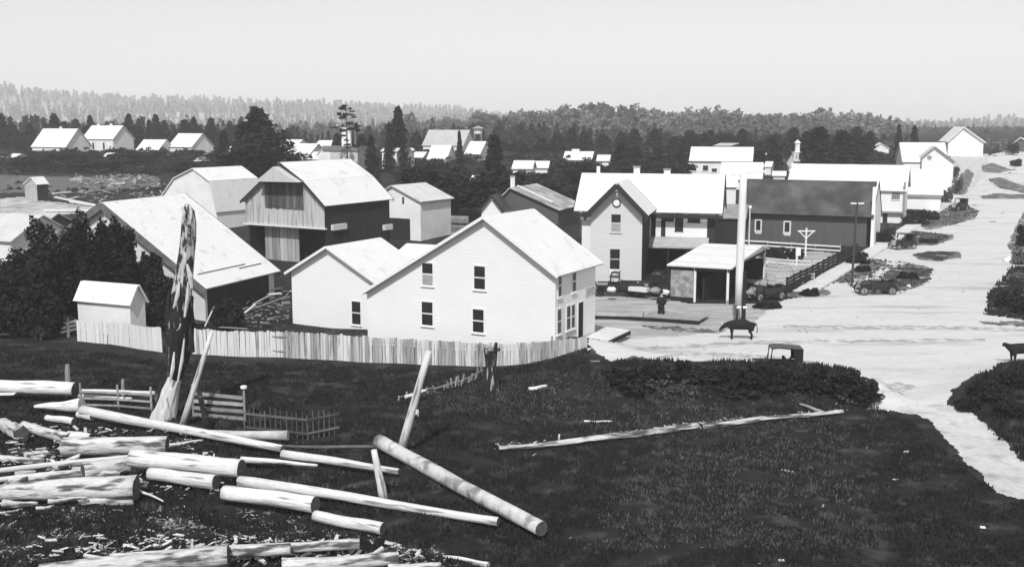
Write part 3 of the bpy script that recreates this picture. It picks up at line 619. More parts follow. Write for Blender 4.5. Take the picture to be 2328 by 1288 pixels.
for k in range(4): b.poly([(c.x + an[k][0], c.y + an[k][1], zc2), (c.x + an[(k + 1) % 4][0], c.y + an[(k + 1) % 4][1], zc2), (c.x, c.y, ztop)])
b.build("spire", OFFW, st)
for k in (-1, 1): MB().box((c.x + k * .35, c.y - .87, zc1 - .9), (.2, .03, .45)).build("louvre", ROOFG, st)

# long low building with lumber on its roof, and neighbours
R1 = House("long_roof_store", "long pale roofed building on the rise with planks stacked on its ridge", "building", 1570, 1706, 402, a=-14, axis='u', eave=366, ridge=(1640, 335), S=9, wall=OFFW, roof=ROOF, ov=.4)
lp = R1.at(R1.D / 2, R1.W * .35, R1.P[1][1] + .4)
for k in range(4): MB().bar(lp + R1.u * (k * .4) + V3(0, 0, .15 * k), lp + R1.u * (3.8 + k * .5) + V3(0, 0, .15 * k), .5, .12).build("roof_plank", PLANK, R1.root)
for i_, (a_, b_, c_, d_) in enumerate(((1568, 381, 1583, 388), (1598, 376, 1610, 388), (1618, 383, 1630, 391))): R1.window('front', a_, b_, c_, d_, rows=1, fw=.1)
R2 = House("porch_store", "white building with a low pale roof directly left of the dark long barn", "building", 1640, 1728, 432, a=-14, axis='u', eave=408, ridge=(1690, 370), S=9, wall=OFFW, roof=ROOF, ov=.4)
R3 = House("round_roof_hut", "small hut with a sunlit roof at the right end of the plank topped building", "hut", 1714, 1738, 372, a=-20, axis='u', eave=362, ridge=(1728, 349), S=6, wall=OFFW, roof=ROOF, ov=.2)
R4 = House("peaked_annex", "small white annex below the round roofed hut", "building", 1738, 1752, 398, a=-20, axis='u', eave=380, ridge=(1745, 368), S=5, wall=OFFW, roof=ROOF, ov=.2)
R5 = House("shadowed_shed", "low shed with pale roof half hidden between dwelling and dark barn", "shed", 1632, 1690, 560, a=-15, axis='u', eave=496, ridge=(1665, 466), S=5, wall=BLACK, roof=mat("mid_roof", .2, .3, 1.), ov=.3)
R6 = House("square_store", "white square building behind the top of the whitewashed pole", "building", 1636, 1672, 470, a=-10, axis='u', eave=425, ridge=(1655, 400), S=6, wall=OFFW, roof=ROOF, ov=.3)

# scattered houses
DIST = [
 ("bright roofed farmhouse standing leftmost in the far row", 74, 150, 352, -24, 334, (120, 293), 9, ROOF, OFFW),
 ("farmhouse with chimneyed white roof, second from left in the far row", 190, 258, 348, -24, 316, (230, 286), 8, ROOF, OFFW),
 ("low white cottage half behind bushes, third in the far row", 312, 360, 355, -18, 341, (340, 318), 7, ROOF, OFFW),
 ("white roofed house with lean-to, fourth in the far row", 385, 436, 354, -28, 334, (420, 304), 8, ROOF, OFFW),
 ("sliver of a white roof beside the biggest dark conifer", 534, 550, 350, -28, 334, (545, 314), 5, ROOF, OFFW),
 ("white gabled house right of the biggest dark conifer", 640, 672, 352, -20, 333, (655, 318), 7, ROOF, OFFW),
 ("pale house in front of two others left of the flat topped building", 664, 704, 366, -20, 350, (690, 327), 8, ROOF, OFFW),
 ("tall narrow white house with lattice porch behind dark bushes", 869, 902, 392, -15, 344, (888, 333), 7, ROOF, WHITE),
 ("wide house with a dull grey roof below the far trees", 962, 1052, 352, -18, 331, (1010, 296), 10, mat("dull_pale_roof", .36, .1, .6), OFFW),
 ("white roofed cottage left of the narrow conifer", 973, 1014, 374, -14, 362, (1003, 331), 8, ROOF, OFFW),
 ("white roofed cottage right of the narrow conifer", 1058, 1090, 368, -20, 350, (1078, 322), 8, ROOF, OFFW),
 ("tiny bright roof among black trees above the grey roofed house", 1064, 1100, 432, -20, 422, (1085, 400), 6, ROOF, OFFW),
 ("tiny pale shed roof at the foot of the black trees", 1040, 1062, 466, -20, 458, (1055, 447), 4, ROOF, OFFW),
 ("white cottage broken up by bushes, left of centre in the dark trees", 1166, 1208, 408, -8, 384, (1188, 366), 7, ROOF, WHITE),
 ("small white cottage just right of the broken up one", 1212, 1244, 398, -8, 382, (1228, 367), 6, ROOF, WHITE),
 ("white roofed cottage with small dormer amid black trees", 1282, 1343, 372, -12, 364, (1312, 345), 7, ROOF, WHITE),
 ("small white hut right of the dormered cottage", 1358, 1383, 382, -10, 366, (1370, 353), 6, ROOF, WHITE),
 ("small flat white shed behind the long pale roof", 1906, 1936, 380, -10, 362, (1922, 358), 4, ROOF, WHITE),
 ("partly hidden house at the far left with pale roof slope", -60, 30, 622, -25, 548, (20, 487), 8, mat("left_house_roof", .44, .1, .8), OFFW),
 ("small pale roof poking out of black shrubs at the left", 66, 96, 540, -30, 512, (100, 484), 5, mat("left_roof2", .38, .2, .8), BARND),
 ("tiny white shed between the last far house and the biggest conifer", 500, 518, 356, -20, 346, (512, 334), 4, ROOF, OFFW),
 ("tiny pale shed standing in the dark field at the far left", 16, 34, 366, -20, 358, (28, 350), 4, ROOF, OFFW),
 ("tiny white outbuilding in the field below the second farmhouse", 236, 250, 366, -20, 356, (245, 347), 4, ROOF, OFFW),
 ("little white lean-to roof at the top corner of the gambrel barn", 440, 468, 376, -20, 370, (455, 358), 5, ROOF, OFFW),
 ("little pale roof just left of the flat topped store", 704, 724, 376, -20, 362, (716, 346), 5, ROOF, OFFW),
 ("small pale barn roof far behind the flat topped store", 716, 760, 352, -18, 336, (745, 320), 6, ROOFW, OFFW),
 ("small white barn behind the conifers right of the tall narrow house", 938, 960, 372, -18, 358, (950, 346), 5, ROOF, OFFW),
 ("low white hut in the gap between middle wood and plank topped building", 1556, 1576, 392, -14, 382, (1568, 372), 5, ROOF, OFFW),
 ("small bright roof between hut and church", 1758, 1784, 410, -14, 400, (1772, 390), 5, ROOF, OFFW),
 ("thatch coloured hut behind the wing of the white hall", 898, 960, 620, -25, 588, (935, 556), 6, ROOF, STONE),
 ("ragged pale shed between white hall and dwelling", 1255, 1318, 540, -10, 498, (1290, 480), 4, mat("ragged_roof", .3, .4, 1.5), STONE),
]
DH = []
for lab, L_, R__, y_, a_, ev, rd, S_, rf, wl in DIST:
    h = House("cottage" if S_ < 8 else "far_house", lab, "house", L_, R__, y_, a=a_, axis='u', eave=ev, ridge=rd, S=S_, wall=wl, roof=rf, ov=.3, base=1.5); DH.append(h)
    if R__ - L_ > 36 and y_ < 420:
        w0 = (R__ - L_) * .14
        for k in (.3, .65):
            xm = L_ + (R__ - L_) * k; h.window('front', xm, ev + (y_ - ev) * .25, xm + 4, ev + (y_ - ev) * .75, rows=1, fw=.08)

DH[1].chimney(0, 281, DH[1].D / 2, 2.2, .3)
DH[1].chimney(0, 281, DH[1].D / 2, 6.8, .3); DH[0].chimney(0, 288, DH[0].D / 2, 6, .3)
DH[15].chimney(0, 339, 2.5, 2.4, .9, WHITE, False)
PH = House("lattice_porch", "small gabled porch with open sides on the tall narrow white house", "porch", 903, 933, 386, a=-12, prof=[(903, 352), (928, 338), (936, 342)], S=3, wall=OFFW, roof=ROOFW, ov=.2)
OH = House("outhouse", "little outhouse with pale gable and dark side in the far left yard", "outhouse", 58, 86, 457, a=-30, prof=[(58, 419), (72, 404), (86, 419)], Spx=2, Dpx=108, wall=mat("outhouse_gable", .34, .2, 2.), roof=ROOF, ov=.2)
OH.slab('side', -.02, OH.D, OH.z0 - .5, OH.P[2][1] - .1, .04, 0, "darkened_side", BARND)
# water tank on legs in the far trees
tk = G(1087, 345); tk2 = wthing("water_tank", "small pale roofed tank on a stilt stand among the far trees", "tank", tk)
zt1, zt2 = zat(tk.x, tk.y, 304), zat(tk.x, tk.y, 292)
MB().lathe((tk.x, tk.y, zt1), (0, 0, 1), [(1.2, 0), (1.3, zt2 - zt1), (0, zt2 - zt1)], 12).build("tank", OFFW, tk2)
MB().lathe((tk.x, tk.y, zt2), (0, 0, 1), [(1.9, 0), (0, .8)], 12).build("roof", ROOFG, tk2)
for sx in (-1, 1):
    for sy in (-1, 1): MB().bar((tk.x + sx * 1.1, tk.y + sy * 1.1, tk.z - .3), (tk.x + sx * .9, tk.y + sy * .9, zt1), .2, .2).build("leg", BOARDG, tk2)
# ---------------------------------------------------------------- fences and boardwalks
def poly_at(pts, s):
    d = [0.]
    for a, b in zip(pts[:-1], pts[1:]): d.append(d[-1] + (b - a).length)
    s = min(max(s, 0), d[-1] - 1e-6)
    for i in range(len(pts) - 1):
        if s <= d[i + 1]: t = (s - d[i]) / (d[i + 1] - d[i]); return pts[i].lerp(pts[i + 1], t), (pts[i + 1] - pts[i]).normalized()
    return pts[-1], (pts[-1] - pts[-2]).normalized()
def plen(pts): return sum((b - a).length for a, b in zip(pts[:-1], pts[1:]))
def dressed(pts):
    out = []
    for p in pts: q = Vector(p); q.z = tz(q.x, q.y); out.append(q)
    return out
def board_fence(name, label, base, tops, m, bw=(.17, .3), lean=.02, seed=0, name_b="board", gapp=.0, light=None):
    """base: pixels of the foot line; tops: heights in metres at the same stations"""
    r_ = random.Random(seed); pts = [G(*p) for p in base]; L = plen(pts)
    root = wthing(name, label, "fence", pts[0])
    st = [0.]
    for a, b in zip(pts[:-1], pts[1:]): st.append(st[-1] + (b - a).length)
    s = 0.
    while s < L - .1:
        w_ = r_.uniform(*bw); p, d = poly_at(pts, s + w_ / 2); z = tz(p.x, p.y); h = float(np.interp(s, st, tops)) * r_.uniform(.96, 1.035)
        if r_.random() >= gapp:
            n = V3(-d.y, d.x, 0).normalized(); o_ = n * r_.uniform(-.015, .015); le = r_.uniform(-lean, lean)
            d2 = V3(d.x, d.y, 0).normalized(); up = (V3(0, 0, 1) + d2 * le).normalized()
            hw = w_ / 2 - .012; a = V3(p.x, p.y, z - .15) + o_
            q = [a - d2 * hw, a + d2 * hw, a + d2 * hw + up * (h + .15 + r_.uniform(-.03, .03)), a - d2 * hw + up * (h + .15 + r_.uniform(-.03, .03))]
            MB().prism(q, n * .025).build(name_b, (light[0] if light and r_.random() < light[1](s / L) else m), root)
        s += w_
    for k in (.25, .8):
        n_ = max(2, int(L / 2.4))
        for i in range(n_):
            a, d = poly_at(pts, L * i / n_); b, _ = poly_at(pts, L * (i + 1) / n_); n = V3(-d.y, d.x, 0).normalized() * .07
            ha, hb = np.interp(L * i / n_, st, tops) * k, np.interp(L * (i + 1) / n_, st, tops) * k
            MB().bar(V3(a.x, a.y, tz(a.x, a.y) + ha) + n, V3(b.x, b.y, tz(b.x, b.y) + hb) + n, .04, .09).build("rail", BOARDG, root)
            if k == .25: MB().box(V3(a.x, a.y, tz(a.x, a.y) + .6) + n * 2.1, (.06, .06, .8)).build("post", BOARDG, root)
    return root
board_fence("board_fence", "short left run of whitewashed vertical board fence in front of the small pale shed", [(176, 775), (250, 782), (366, 800)], [1.5, 1.62, 1.75], BOARDL, bw=(.28, .5), seed=1)
board_fence("board_fence", "long curving board fence of weathered and whitewashed boards in front of the white hall", [(438, 804), (640, 812), (840, 824), (1000, 830), (1110, 833), (1200, 826), (1280, 806), (1334, 790)], [1.72, 1.78, 1.72, 1.6, 1.5, 1.35, 1.0, .72], BOARD, seed=2, light=(BOARDL, lambda t: .95 if t < .22 else .12))
def hboard_fence(name, label, base, h, nb, m, seg=2.4, seed=0, fill=.8, post=BOARDG, pw=.1, top=0., cat="fence", nm="board", px_h=None):
    r_ = random.Random(seed); pts = [G(*p) for p in base]; L = plen(pts); root = wthing(name, label, cat, pts[0]); n_ = max(1, round(L / seg))
    for i in range(n_ + 1):
        a, d = poly_at(pts, L * i / n_); za = tz(a.x, a.y)
        MB().box((a.x, a.y, za + h / 2 + top / 2 - .1), (pw / 2, pw / 2, h / 2 + top / 2 + .1)).build("post", post, root)
        if i < n_:
            b, _ = poly_at(pts, L * (i + 1) / n_); zb_ = tz(b.x, b.y); n = V3(d.y, -d.x, 0).normalized() * (pw / 2 + .03)
            for k in range(nb):
                f = (k + .5) / nb * h; w_ = h / nb * fill
                MB().bar(V3(a.x, a.y, za + f + r_.uniform(-.02, .02)) + n, V3(b.x, b.y, zb_ + f + r_.uniform(-.02, .02)) + n, .03, w_).build(nm, m, root)
    return root
hboard_fence("plank_fence", "nearer pale horizontal plank fence left of the grey roofed house", [(932, 530), (1062, 534)], 1.25, 4, PLANKG, seed=3, fill=.93)
hboard_fence("plank_fence", "farther pale horizontal plank fence below the black trees", [(938, 503), (1064, 507)], 1.0, 3, PLANKG, seed=4, fill=.93)
hboard_fence("rail_fence", "pale top railed fence running along the foot of the dark long barn", [(1690, 560), (1790, 566), (1910, 574)], .95, 2, POLEW, seed=5, fill=.36, seg=3.)
hboard_fence("rail_fence", "low pale rail fence across the yard in front of the barn garden", [(1738, 598), (1830, 606), (1900, 604)], .8, 2, POLEW, seed=6, fill=.3, seg=3.)
hboard_fence("rail_fence", "low rail fence nearest the open wagon shed", [(1742, 636), (1800, 645), (1850, 640)], .9, 3, PLANK, seed=16, fill=.35, seg=3.)
hboard_fence("dark_plank_fence", "black tarred plank fence climbing beside the boardwalk", [(1788, 668), (1842, 640), (1895, 610), (1948, 583)], 1.55, 5, BLACK, seed=7, fill=.82, post=BLACK, pw=.14)
hboard_fence("rail_fence", "weathered split rail fence crossing the lower meadow left of the dead tree", [(185, 925), (280, 930), (345, 934)], 1.1, 3, mat("split_rail_wood", .26, .3, 2., rnd=.3), seed=8, fill=.3, seg=2.3, top=.25)
RFo = hboard_fence("rail_fence", "split rail fence section right of the dead tree ending at a white topped post", [(440, 948), (500, 955), (557, 958)], 1.5, 4, mat("split_rail_wood2", .26, .3, 2., rnd=.3), seed=9, fill=.5, seg=2.6, top=.3); RF = G(557, 958)
MB().lathe((RF.x, RF.y, RF.z + 1.8), (0, 0, 1), [(.05, -.02), (.17, 0), (.17, .12), (0, .16)], 10).build("post_cap", WHITE, RFo)
# picket frame in the meadow
pr = [G(556, 985), G(700, 1000), G(772, 985)]; pk_ = wthing("picket_fence", "low dark picket fence with thin pointed pickets beside the split rails", "fence", pr[0]); L = plen(pr); s = 0; PKM = mat("dark_picket_wood", .09, .3, 2., rnd=.4); r_ = random.Random(3)
while s < L:
    p, d = poly_at(pr, s); z = tz(p.x, p.y); h = r_.uniform(1.15, 1.5)
    MB().bar((p.x, p.y, z - .1), (p.x + r_.uniform(-.04, .04), p.y, z + h), .045, .03, V3(0, 1, 0)).build("picket", PKM, pk_); s += .27
for k in (.35, 1.05):
    for i in range(2): a, b = pr[i], pr[i + 1]; MB().bar(a + V3(0, -.05, k), b + V3(0, -.05, k), .06, .1).build("rail", PKM, pk_)
# small collapsed pickets running to the dark stump
p2 = [G(905, 912), G(985, 892), G(1045, 876), G(1098, 852)]; r_ = random.Random(5); pf = wthing("picket_fence", "short leaning pale picket fence running up to the charred stump", "fence", p2[0]); L = plen(p2); s = 0
while s < L:
    p, d = poly_at(p2, s); z = tz(p.x, p.y); h = r_.uniform(.35, .8) * (.5 + .5 * s / L)
    MB().bar((p.x, p.y, z - .1), (p.x + r_.uniform(-.12, .12), p.y + r_.uniform(-.1, .1), z + h), .09, .03, V3(0, 1, 0)).build("picket", BOARDG if s < L * .5 else PLANKG, pf); s += .24 if s > L * .45 else .6
for i in range(3): MB().bar(p2[i] + V3(0, 0, .22), p2[i + 1] + V3(0, 0, .3), .05, .07).build("rail", BOARDG, pf)

def boardwalk(name, label, a, b, width, h, m, edge=None, nl=5, seg=4., seed=0, cross=False, maxn=60):
    """planks laid between two ground pixels a (left edge line) with given width to the far side"""
    r_ = random.Random(seed); pts = [G(*p) for p in a]; L = plen(pts); root = wthing(name, label, "boardwalk", pts[0])
    if cross:
        n_ = min(maxn, int(L / .3)); w_ = L / n_
        for i in range(n_):
            p, d = poly_at(pts, (i + .5) * w_); n = V3(-d.y, d.x, 0).normalized(); d2 = V3(d.x, d.y, 0).normalized(); z = max(tz(p.x, p.y), tz(p.x + n.x * width, p.y + n.y * width)) + h
            c = V3(p.x, p.y, z + r_.uniform(-.01, .01)) + n * width / 2; MB().box(c, (w_ / 2 - .012, width / 2 + r_.uniform(-.04, .04), .03), (d2, n, V3(0, 0, 1))).build("plank", m, root)
    else:
        n_ = max(1, round(L / seg))
        for i in range(n_):
            p, d = poly_at(pts, L * i / n_); q, _ = poly_at(pts, L * (i + 1) / n_); n = V3(-d.y, d.x, 0).normalized(); w_ = width / nl
            for k in range(nl):
                o_ = n * (w_ * (k + .5)); A = V3(p.x, p.y, tz(p.x + o_.x, p.y + o_.y) + h + r_.uniform(-.01, .015)) + o_; B = V3(q.x, q.y, tz(q.x + o_.x, q.y + o_.y) + h) + o_
                MB().bar(A, B - (B - A).normalized() * .02, w_ * .94, .05).build("plank", m, root)
    for i in range(max(1, int(L / 3))):
        p, d = poly_at(pts, L * i / max(1, int(L / 3))); q, _ = poly_at(pts, L * (i + 1) / max(1, int(L / 3)))
        MB().bar(V3(p.x, p.y, tz(p.x, p.y) + h - .16), V3(q.x, q.y, tz(q.x, q.y) + h - .16), .08, .24).build("side_beam", edge or BLACK, root)
    return root
boardwalk("boardwalk", "raised plank sidewalk with dark edge beam in front of the parked trucks", [(1330, 726), (1450, 729), (1590, 739)], None, 3.2, .36, mat("grey_sidewalk_plank", .3, .2, 1.5, rnd=.2), nl=9, seg=4.2, seed=1)
A_, B_, C_, D_ = Gf(1336, 797, .6), Gf(1326, 770, .6), Gf(1377, 744, .6), Gf(1433, 751, .6)
rp = wthing("plank_ramp", "short bright plank platform leaving the side door of the white hall", "platform", A_)
for i in range(11):
    t0, t1 = i / 11 + .003, (i + 1) / 11 - .003; q = [A_.lerp(D_, t0), A_.lerp(D_, t1), B_.lerp(C_, t1), B_.lerp(C_, t0)]; MB().prism([v + V3(0, 0, random.uniform(-.01, .01)) for v in q], (0, 0, .05)).build("plank", PLANK, rp)
for P_, Q_ in ((A_, D_), (B_, C_), (A_, B_)): MB().bar(P_ - V3(0, 0, .14), Q_ - V3(0, 0, .14), .07, .24).build("side_beam", BLACK, rp)
for P_ in (A_, B_, C_, D_): MB().box((P_.x, P_.y, P_.z / 2 - .3), (.07, .07, P_.z / 2 + .1)).build("post", BOARDG, rp)
boardwalk("boardwalk", "long pale boardwalk climbing the hill beside the dirt road", [(1850, 668), (1905, 634), (1960, 598), (2020, 562), (2075, 525), (2130, 487), (2192, 446)], None, 1.9, .12, mat("sunlit_walk_plank", .52, .06, 1., rnd=.08), edge=PLANK, cross=True, seed=3, maxn=260)

# ---------------------------------------------------------------- poles
def pole(name, label, base, top, rb, rt, m, cat="pole"):
    b = G(*base); h = zat(b.x, b.y, top) - b.z; o = wthing(name, label, cat, b); return o, b, h
po, b, h = pole("tall_pole", "tall thick whitewashed pole strapped to a dark stub post beside the open wagon shed", (1686, 740), 386, .2, .2, POLEW)
dx = -.28
MB().tube([(b.x + dx + .1 * k / 5, b.y + .1, b.z + 1.6 + (h - 1.6) * k / 5) for k in range(6)], [.27, .29, .3, .3, .28, .26], 12, .03).build("shaft", POLEW, po, smooth=True)
MB().tube([(b.x + .12, b.y, b.z - .3), (b.x + .1, b.y, b.z + 4.2)], [.17, .15], 8, .05).build("stub_post", BLACK, po)
MB().tube([(b.x - .35, b.y + .25, b.z + .4), (b.x - .35, b.y + .25, b.z + 1.7)], [.1, .1], 8).build("back_stub", CHAR, po)
for k in (-.32, .16): MB().lathe((b.x + k, b.y - .2, b.z + 1.45), (1, 0, 0), [(0, -.16), (.1, -.14), (.1, .14), (0, .16)], 10).build("white_insulator", WHITE, po)
MB().bar((b.x - 1.1, b.y, b.z + h - .4), (b.x + 1.5, b.y, b.z + h - .1), .14, .16).build("crossarm", POLEW, po)
po, b, h = pole("utility_pole", "thin dark utility pole with a pale crossarm beside the boardwalk", (1936, 652), 455, .12, .1, BLACK)
MB().tube([(b.x, b.y, b.z - .3), (b.x + .15, b.y, b.z + h)], [.13, .09], 8).build("shaft", mat("pole_wood", .05, .3, 1.5), po)
zc = zat(b.x, b.y, 462)
for k in (-1, 1): MB().bar((b.x + .15 + k * .08, b.y - .1, zc), (b.x + .15 + k * .62, b.y - .1, zc), .1, .14).build("crossarm", POLEW, po)
po, b, h = pole("clothes_post", "pale post with a braced crosspiece in the barn garden", (1831, 583), 518, .1, .1, POLEW)
MB().tube([(b.x, b.y, b.z - .2), (b.x, b.y, b.z + h)], [.12, .1], 8).build("shaft", OFFW, po)
MB().bar((b.x - 1.0, b.y, b.z + h - .35), (b.x + 1.0, b.y, b.z + h - .35), .12, .14).build("crossarm", OFFW, po)
for k in (-1, 1): MB().bar((b.x + k * .8, b.y, b.z + h - .4), (b.x, b.y, b.z + h - 1.2), .1, .1).build("brace", OFFW, po)
po, b, h = pole("thin_post", "slim pale post with small square top left of the first barn window", (1702, 572), 470, .1, .1, POLEW)
MB().tube([(b.x, b.y, b.z - .2), (b.x, b.y, b.z + h)], [.09, .07], 8).build("shaft", LSID, po); MB().box((b.x, b.y, b.z + h), (.16, .1, .16)).build("top_board", OFFW, po)
po, b, h = pole("white_post", "short thick white post between the garden rail fences", (1811, 600), 562, .1, .1, POLEW)
MB().tube([(b.x, b.y, b.z - .2), (b.x, b.y, b.z + h * .5)], [.12, .12], 8).build("shaft", WHITE, po); MB().box((b.x + .12, b.y, b.z + h * .75), (.26, .12, .45)).build("top_board", WHITE, po)
po, b, h = pole("bare_pole", "thin bare pole standing beside the dark conifer behind the flat topped store", (809, 400), 293, .1, .1, POLEW)
MB().tube([(b.x, b.y, b.z - .2), (b.x, b.y, b.z + h)], [.12, .07], 6).build("shaft", BOARDG, po)
po, b, h = pole("smoke_stack", "white square stack behind the flat topped store", (790, 400), 290, .1, .1, POLEW)
MB().box((b.x, b.y, b.z + h / 2), (.9, .9, h / 2)).build("shaft", OFFW, po)
for (bx, by, ty, lab, r0, m_) in ((155, 880, 828, "short grey post standing behind the thick log at the left edge", .16, BOARDG), (280, 903, 862, "low pale stub post in front of the fence shadow at the left", .1, PLANKG), (1270, 1002, 986, "tiny pale peg beside the fallen log in the right meadow", .05, PLANK), (155, 765, 722, "dark pointed post beside the planks left of the small shed", .12, BOARDG), (946, 945, 931, "small round pale stump end by the leaning white pole", .14, PLANK)):
    b = G(bx, by); h = zat(b.x, b.y, ty) - b.z; tag(MB().tube([(b.x, b.y, b.z - .2), (b.x + .02, b.y, b.z + h * .7), (b.x + .04, b.y, b.z + h)], [r0, r0 * .95, r0 * .75], 9, .06).build("post", m_, org=b), lab, "post")
# cross shaped post and white rubble stand at the left
b = G(88, 735); tg = wthing("wooden_cross", "small thin wooden cross among the black shrubs at the left", "cross", b)
MB().bar(b - V3(0, 0, .2), b + V3(0, 0, 1.9), .1, .1, V3(0, 1, 0)).build("upright", PLANKG, tg); MB().bar(b + V3(-.5, 0, 1.35), b + V3(.5, 0, 1.35), .08, .1).build("crosspiece", PLANKG, tg)
b = G(52, 762); tg = wthing("pump_stand", "pale post with a box like head at the left edge behind the dark meadow", "pump", b)
MB().bar(b - V3(0, 0, .2), b + V3(0, 0, 1.6), .22, .2, V3(0, 1, 0)).build("upright", PLANKG, tg); MB().box(b + V3(-.35, 0, 1.5), (.35, .2, .3)).build("head", PLANK, tg); MB().bar(b + V3(-1, 0, 1.7), b + V3(.3, 0, 1.75), .08, .1).build("arm", PLANK, tg)

# ---------------------------------------------------------------- dead tree, stump
def wpath(pl, y0):     # pixels at a fixed distance y0 -> place
    out = []
    for px, py in pl:
        dx, dy, dz = ray(px, py); t = y0 / dy; out.append(V3(dx * t, y0, HC + dz * t))
    return out
b = G(373, 952); sn = wthing("dead_tree", "tall dead tree trunk, bleached grey above and at the foot with a charred split middle", "dead tree", b)
pp = wpath([(371, 958), (378, 925), (388, 890), (398, 860), (404, 820), (406, 770), (409, 720), (414, 670), (420, 620), (425, 575), (427, 540), (428, 505), (427, 480), (424, 462)], b.y)
rr = [29, 25, 19, 15, 22, 29, 29, 24, 20, 18, 17, 16, 13, 3]
k = mpp(b.y)
pl = MB(); pl.tube(pp[:4], [r * k for r in rr[:4]], 14, .16, seed=2); pl.build("lower_trunk", mat("bleached_snag_wood", .5, .2, 1.2, st=(3, 3, .5), bump=.8, bsc=5, patch=(.1, 1., .64, .05)), sn)
pl = MB(); pl.tube(pp[3:8], [r * k * .98 for r in rr[3:8]], 14, .25, seed=3); pl.build("charred_trunk", CHAR, sn)
pl = MB(); pl.tube(pp[7:], [r * k for r in rr[7:]], 14, .14, seed=4); pl.build("upper_trunk", SNAG, sn)
for j, (p0, p1, r0) in enumerate((((386, 868), (396, 800), 5), ((404, 868), (419, 770), 4), ((393, 762), (411, 735), 4), ((436, 655), (425, 600), 6), ((415, 470), (417, 500), 4), ((431, 464), (434, 500), 4), ((395, 700), (408, 640), 5), ((420, 720), (428, 640), 5))):
    q = wpath([p0, p1], b.y - 28 * k); MB().tube([q[0], (q[0] + q[1]) / 2 + V3(.05, 0, 0), q[1]], [r0 * k * .5, r0 * k, r0 * k * .4], 7, .2, seed=j).build("splinter", mat("bleached_splinter", .5, .2, 3.), sn)
for j, (p0, p1) in enumerate((((352, 940), (366, 870)), ((438, 800), (430, 735)), ((380, 740), (384, 660)))):
    q = wpath([p0, p1], b.y - .2); MB().tube([q[0], (q[0] + q[1]) / 2, q[1]], [6 * k, 7 * k, 3 * k], 8, .2, seed=j).build("charred_slab", CHAR, sn)
b = G(1117, 888); k = mpp(b.y); pp = wpath([(1117, 892), (1116, 860), (1117, 830), (1116, 805), (1117, 795)], b.y)
su = wthing("charred_stump", "black forked charred stump in front of the board fence", "stump", b); MB().tube(pp, [r * k for r in (22, 17, 13, 15, 13)], 12, .2, seed=8).build("stump_body", CHAR, su)
for p0, p1, r_0 in (((1106, 800), (1103, 790), 6), ((1126, 800), (1128, 778), 6), ((1133, 797), (1136, 790), 4)): q = wpath([p0, p1], b.y); MB().tube([q[0], (q[0] + q[1]) / 2, q[1]], [r_0 * k, r_0 * k * .9, r_0 * k * .5], 7, .1).build("fork", CHAR, su)
q = wpath([(1115, 797), (1117, 788)], b.y - .1); MB().tube([q[0], q[1]], [8 * k, 6 * k], 8, .2).build("broken_top", PLANKG, su)
# leaning poles
def leaning(label, bot, top, r0, r1, m, h1, name="leaning_pole", tilt=0.):
    b = G(*bot); q = wpath([top], b.y + tilt)[0]; k = mpp(b.y)
    pts = [b.lerp(q, t) for t in (-.04, .25, .5, .75, 1)]
    o = MB().tube(pts, [(r0 + (r1 - r0) * t) * k for t in (0, .25, .5, .75, 1)], 12, .035).build(name, m, org=b, smooth=True); align(o, q - b); return tag(o, label, "pole")
leaning("bright peeled pole leaning right, planted behind the diagonal log", (910, 1028), (975, 797), 10.5, 7.5, LOG, 0)
leaning("slender pale pole leaning right beside the dead tree", (414, 968), (482, 753), 8, 5, LOG, 0)
leaning("black charred post leaning left beside the slender pale pole", (474, 980), (452, 888), 8, 5.5, CHAR, 0)
leaning("short peeled stake leaning left against the end of the diagonal log", (873, 1137), (850, 1022), 11.5, 7, LOG, 0, "leaning_stake")

# ---------------------------------------------------------------- logs
def log(lab, x0, y0, x1, y1, w0, w1=None, h=0., m=None, seg=11, wob=.085, name="log", h1=None, cat="log", n=14, bend=.12):
    w1 = w1 or w0; m = m or LOG; a, b = G(x0, y0), G(x1, y1); k0, k1 = mpp(a.y), mpp(b.y); r0, r1 = w0 / 2 * k0, w1 / 2 * k1
    a, b = G(x0, y0, r0 * .8 + h), G(x1, y1, r1 * .8 + (h if h1 is None else h1)); d = (b - a).normalized(); sd = V3(-d.y, d.x, 0)
    pts = []; ph = random.uniform(0, 6)
    for i in range(seg + 1):
        t = i / seg; pts.append(a.lerp(b, t) + sd * (math.sin(t * 3.1 + ph) - math.sin(ph)) * .04 * (b - a).length * bend + V3(0, 0, math.sin(t * 7 + ph) * .02))
    o = MB().tube(pts, [r0 + (r1 - r0) * i / seg for i in range(seg + 1)], n, wob, seed=int(x0 * 7 + y0)).build(name, m, org=(a + b) / 2, smooth=True)
    align(o, d)
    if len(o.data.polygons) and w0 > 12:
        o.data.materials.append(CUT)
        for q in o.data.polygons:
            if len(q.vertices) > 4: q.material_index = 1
    return tag(o, lab, cat)
log("thick bright log jutting in from the left edge behind the pile", -60, 874, 170, 884, 30, 30, .6)
log("pointed pale log just below the thick log at the left edge", 78, 924, 186, 921, 7, 34, .3)
log("very long thin peeled log sloping from the pointed log down to the middle", 188, 932, 640, 1020, 24, 17, .35, seg=12)
log("long thin log continuing right after the very long one", 643, 1031, 906, 1071, 22, 14, .2, seg=9)
log("short pale log piece left of a black gap under the pointed log", 106, 949, 168, 957, 15, 17, .1)
log("stubby pale block right of the short log piece", 179, 941, 211, 947, 17, 17, .2)
log("rough grey log below the pointed log at the left", 52, 968, 160, 996, 22, 26, .2, BARK, wob=.12)
log("rough broken root end at the left edge of the pile", 0, 960, 48, 985, 26, 34, .3, BARK, wob=.25)
log("pale log stub overlapping the right end of the rough grey log", 155, 990, 206, 993, 24, 18, .3, LOG)
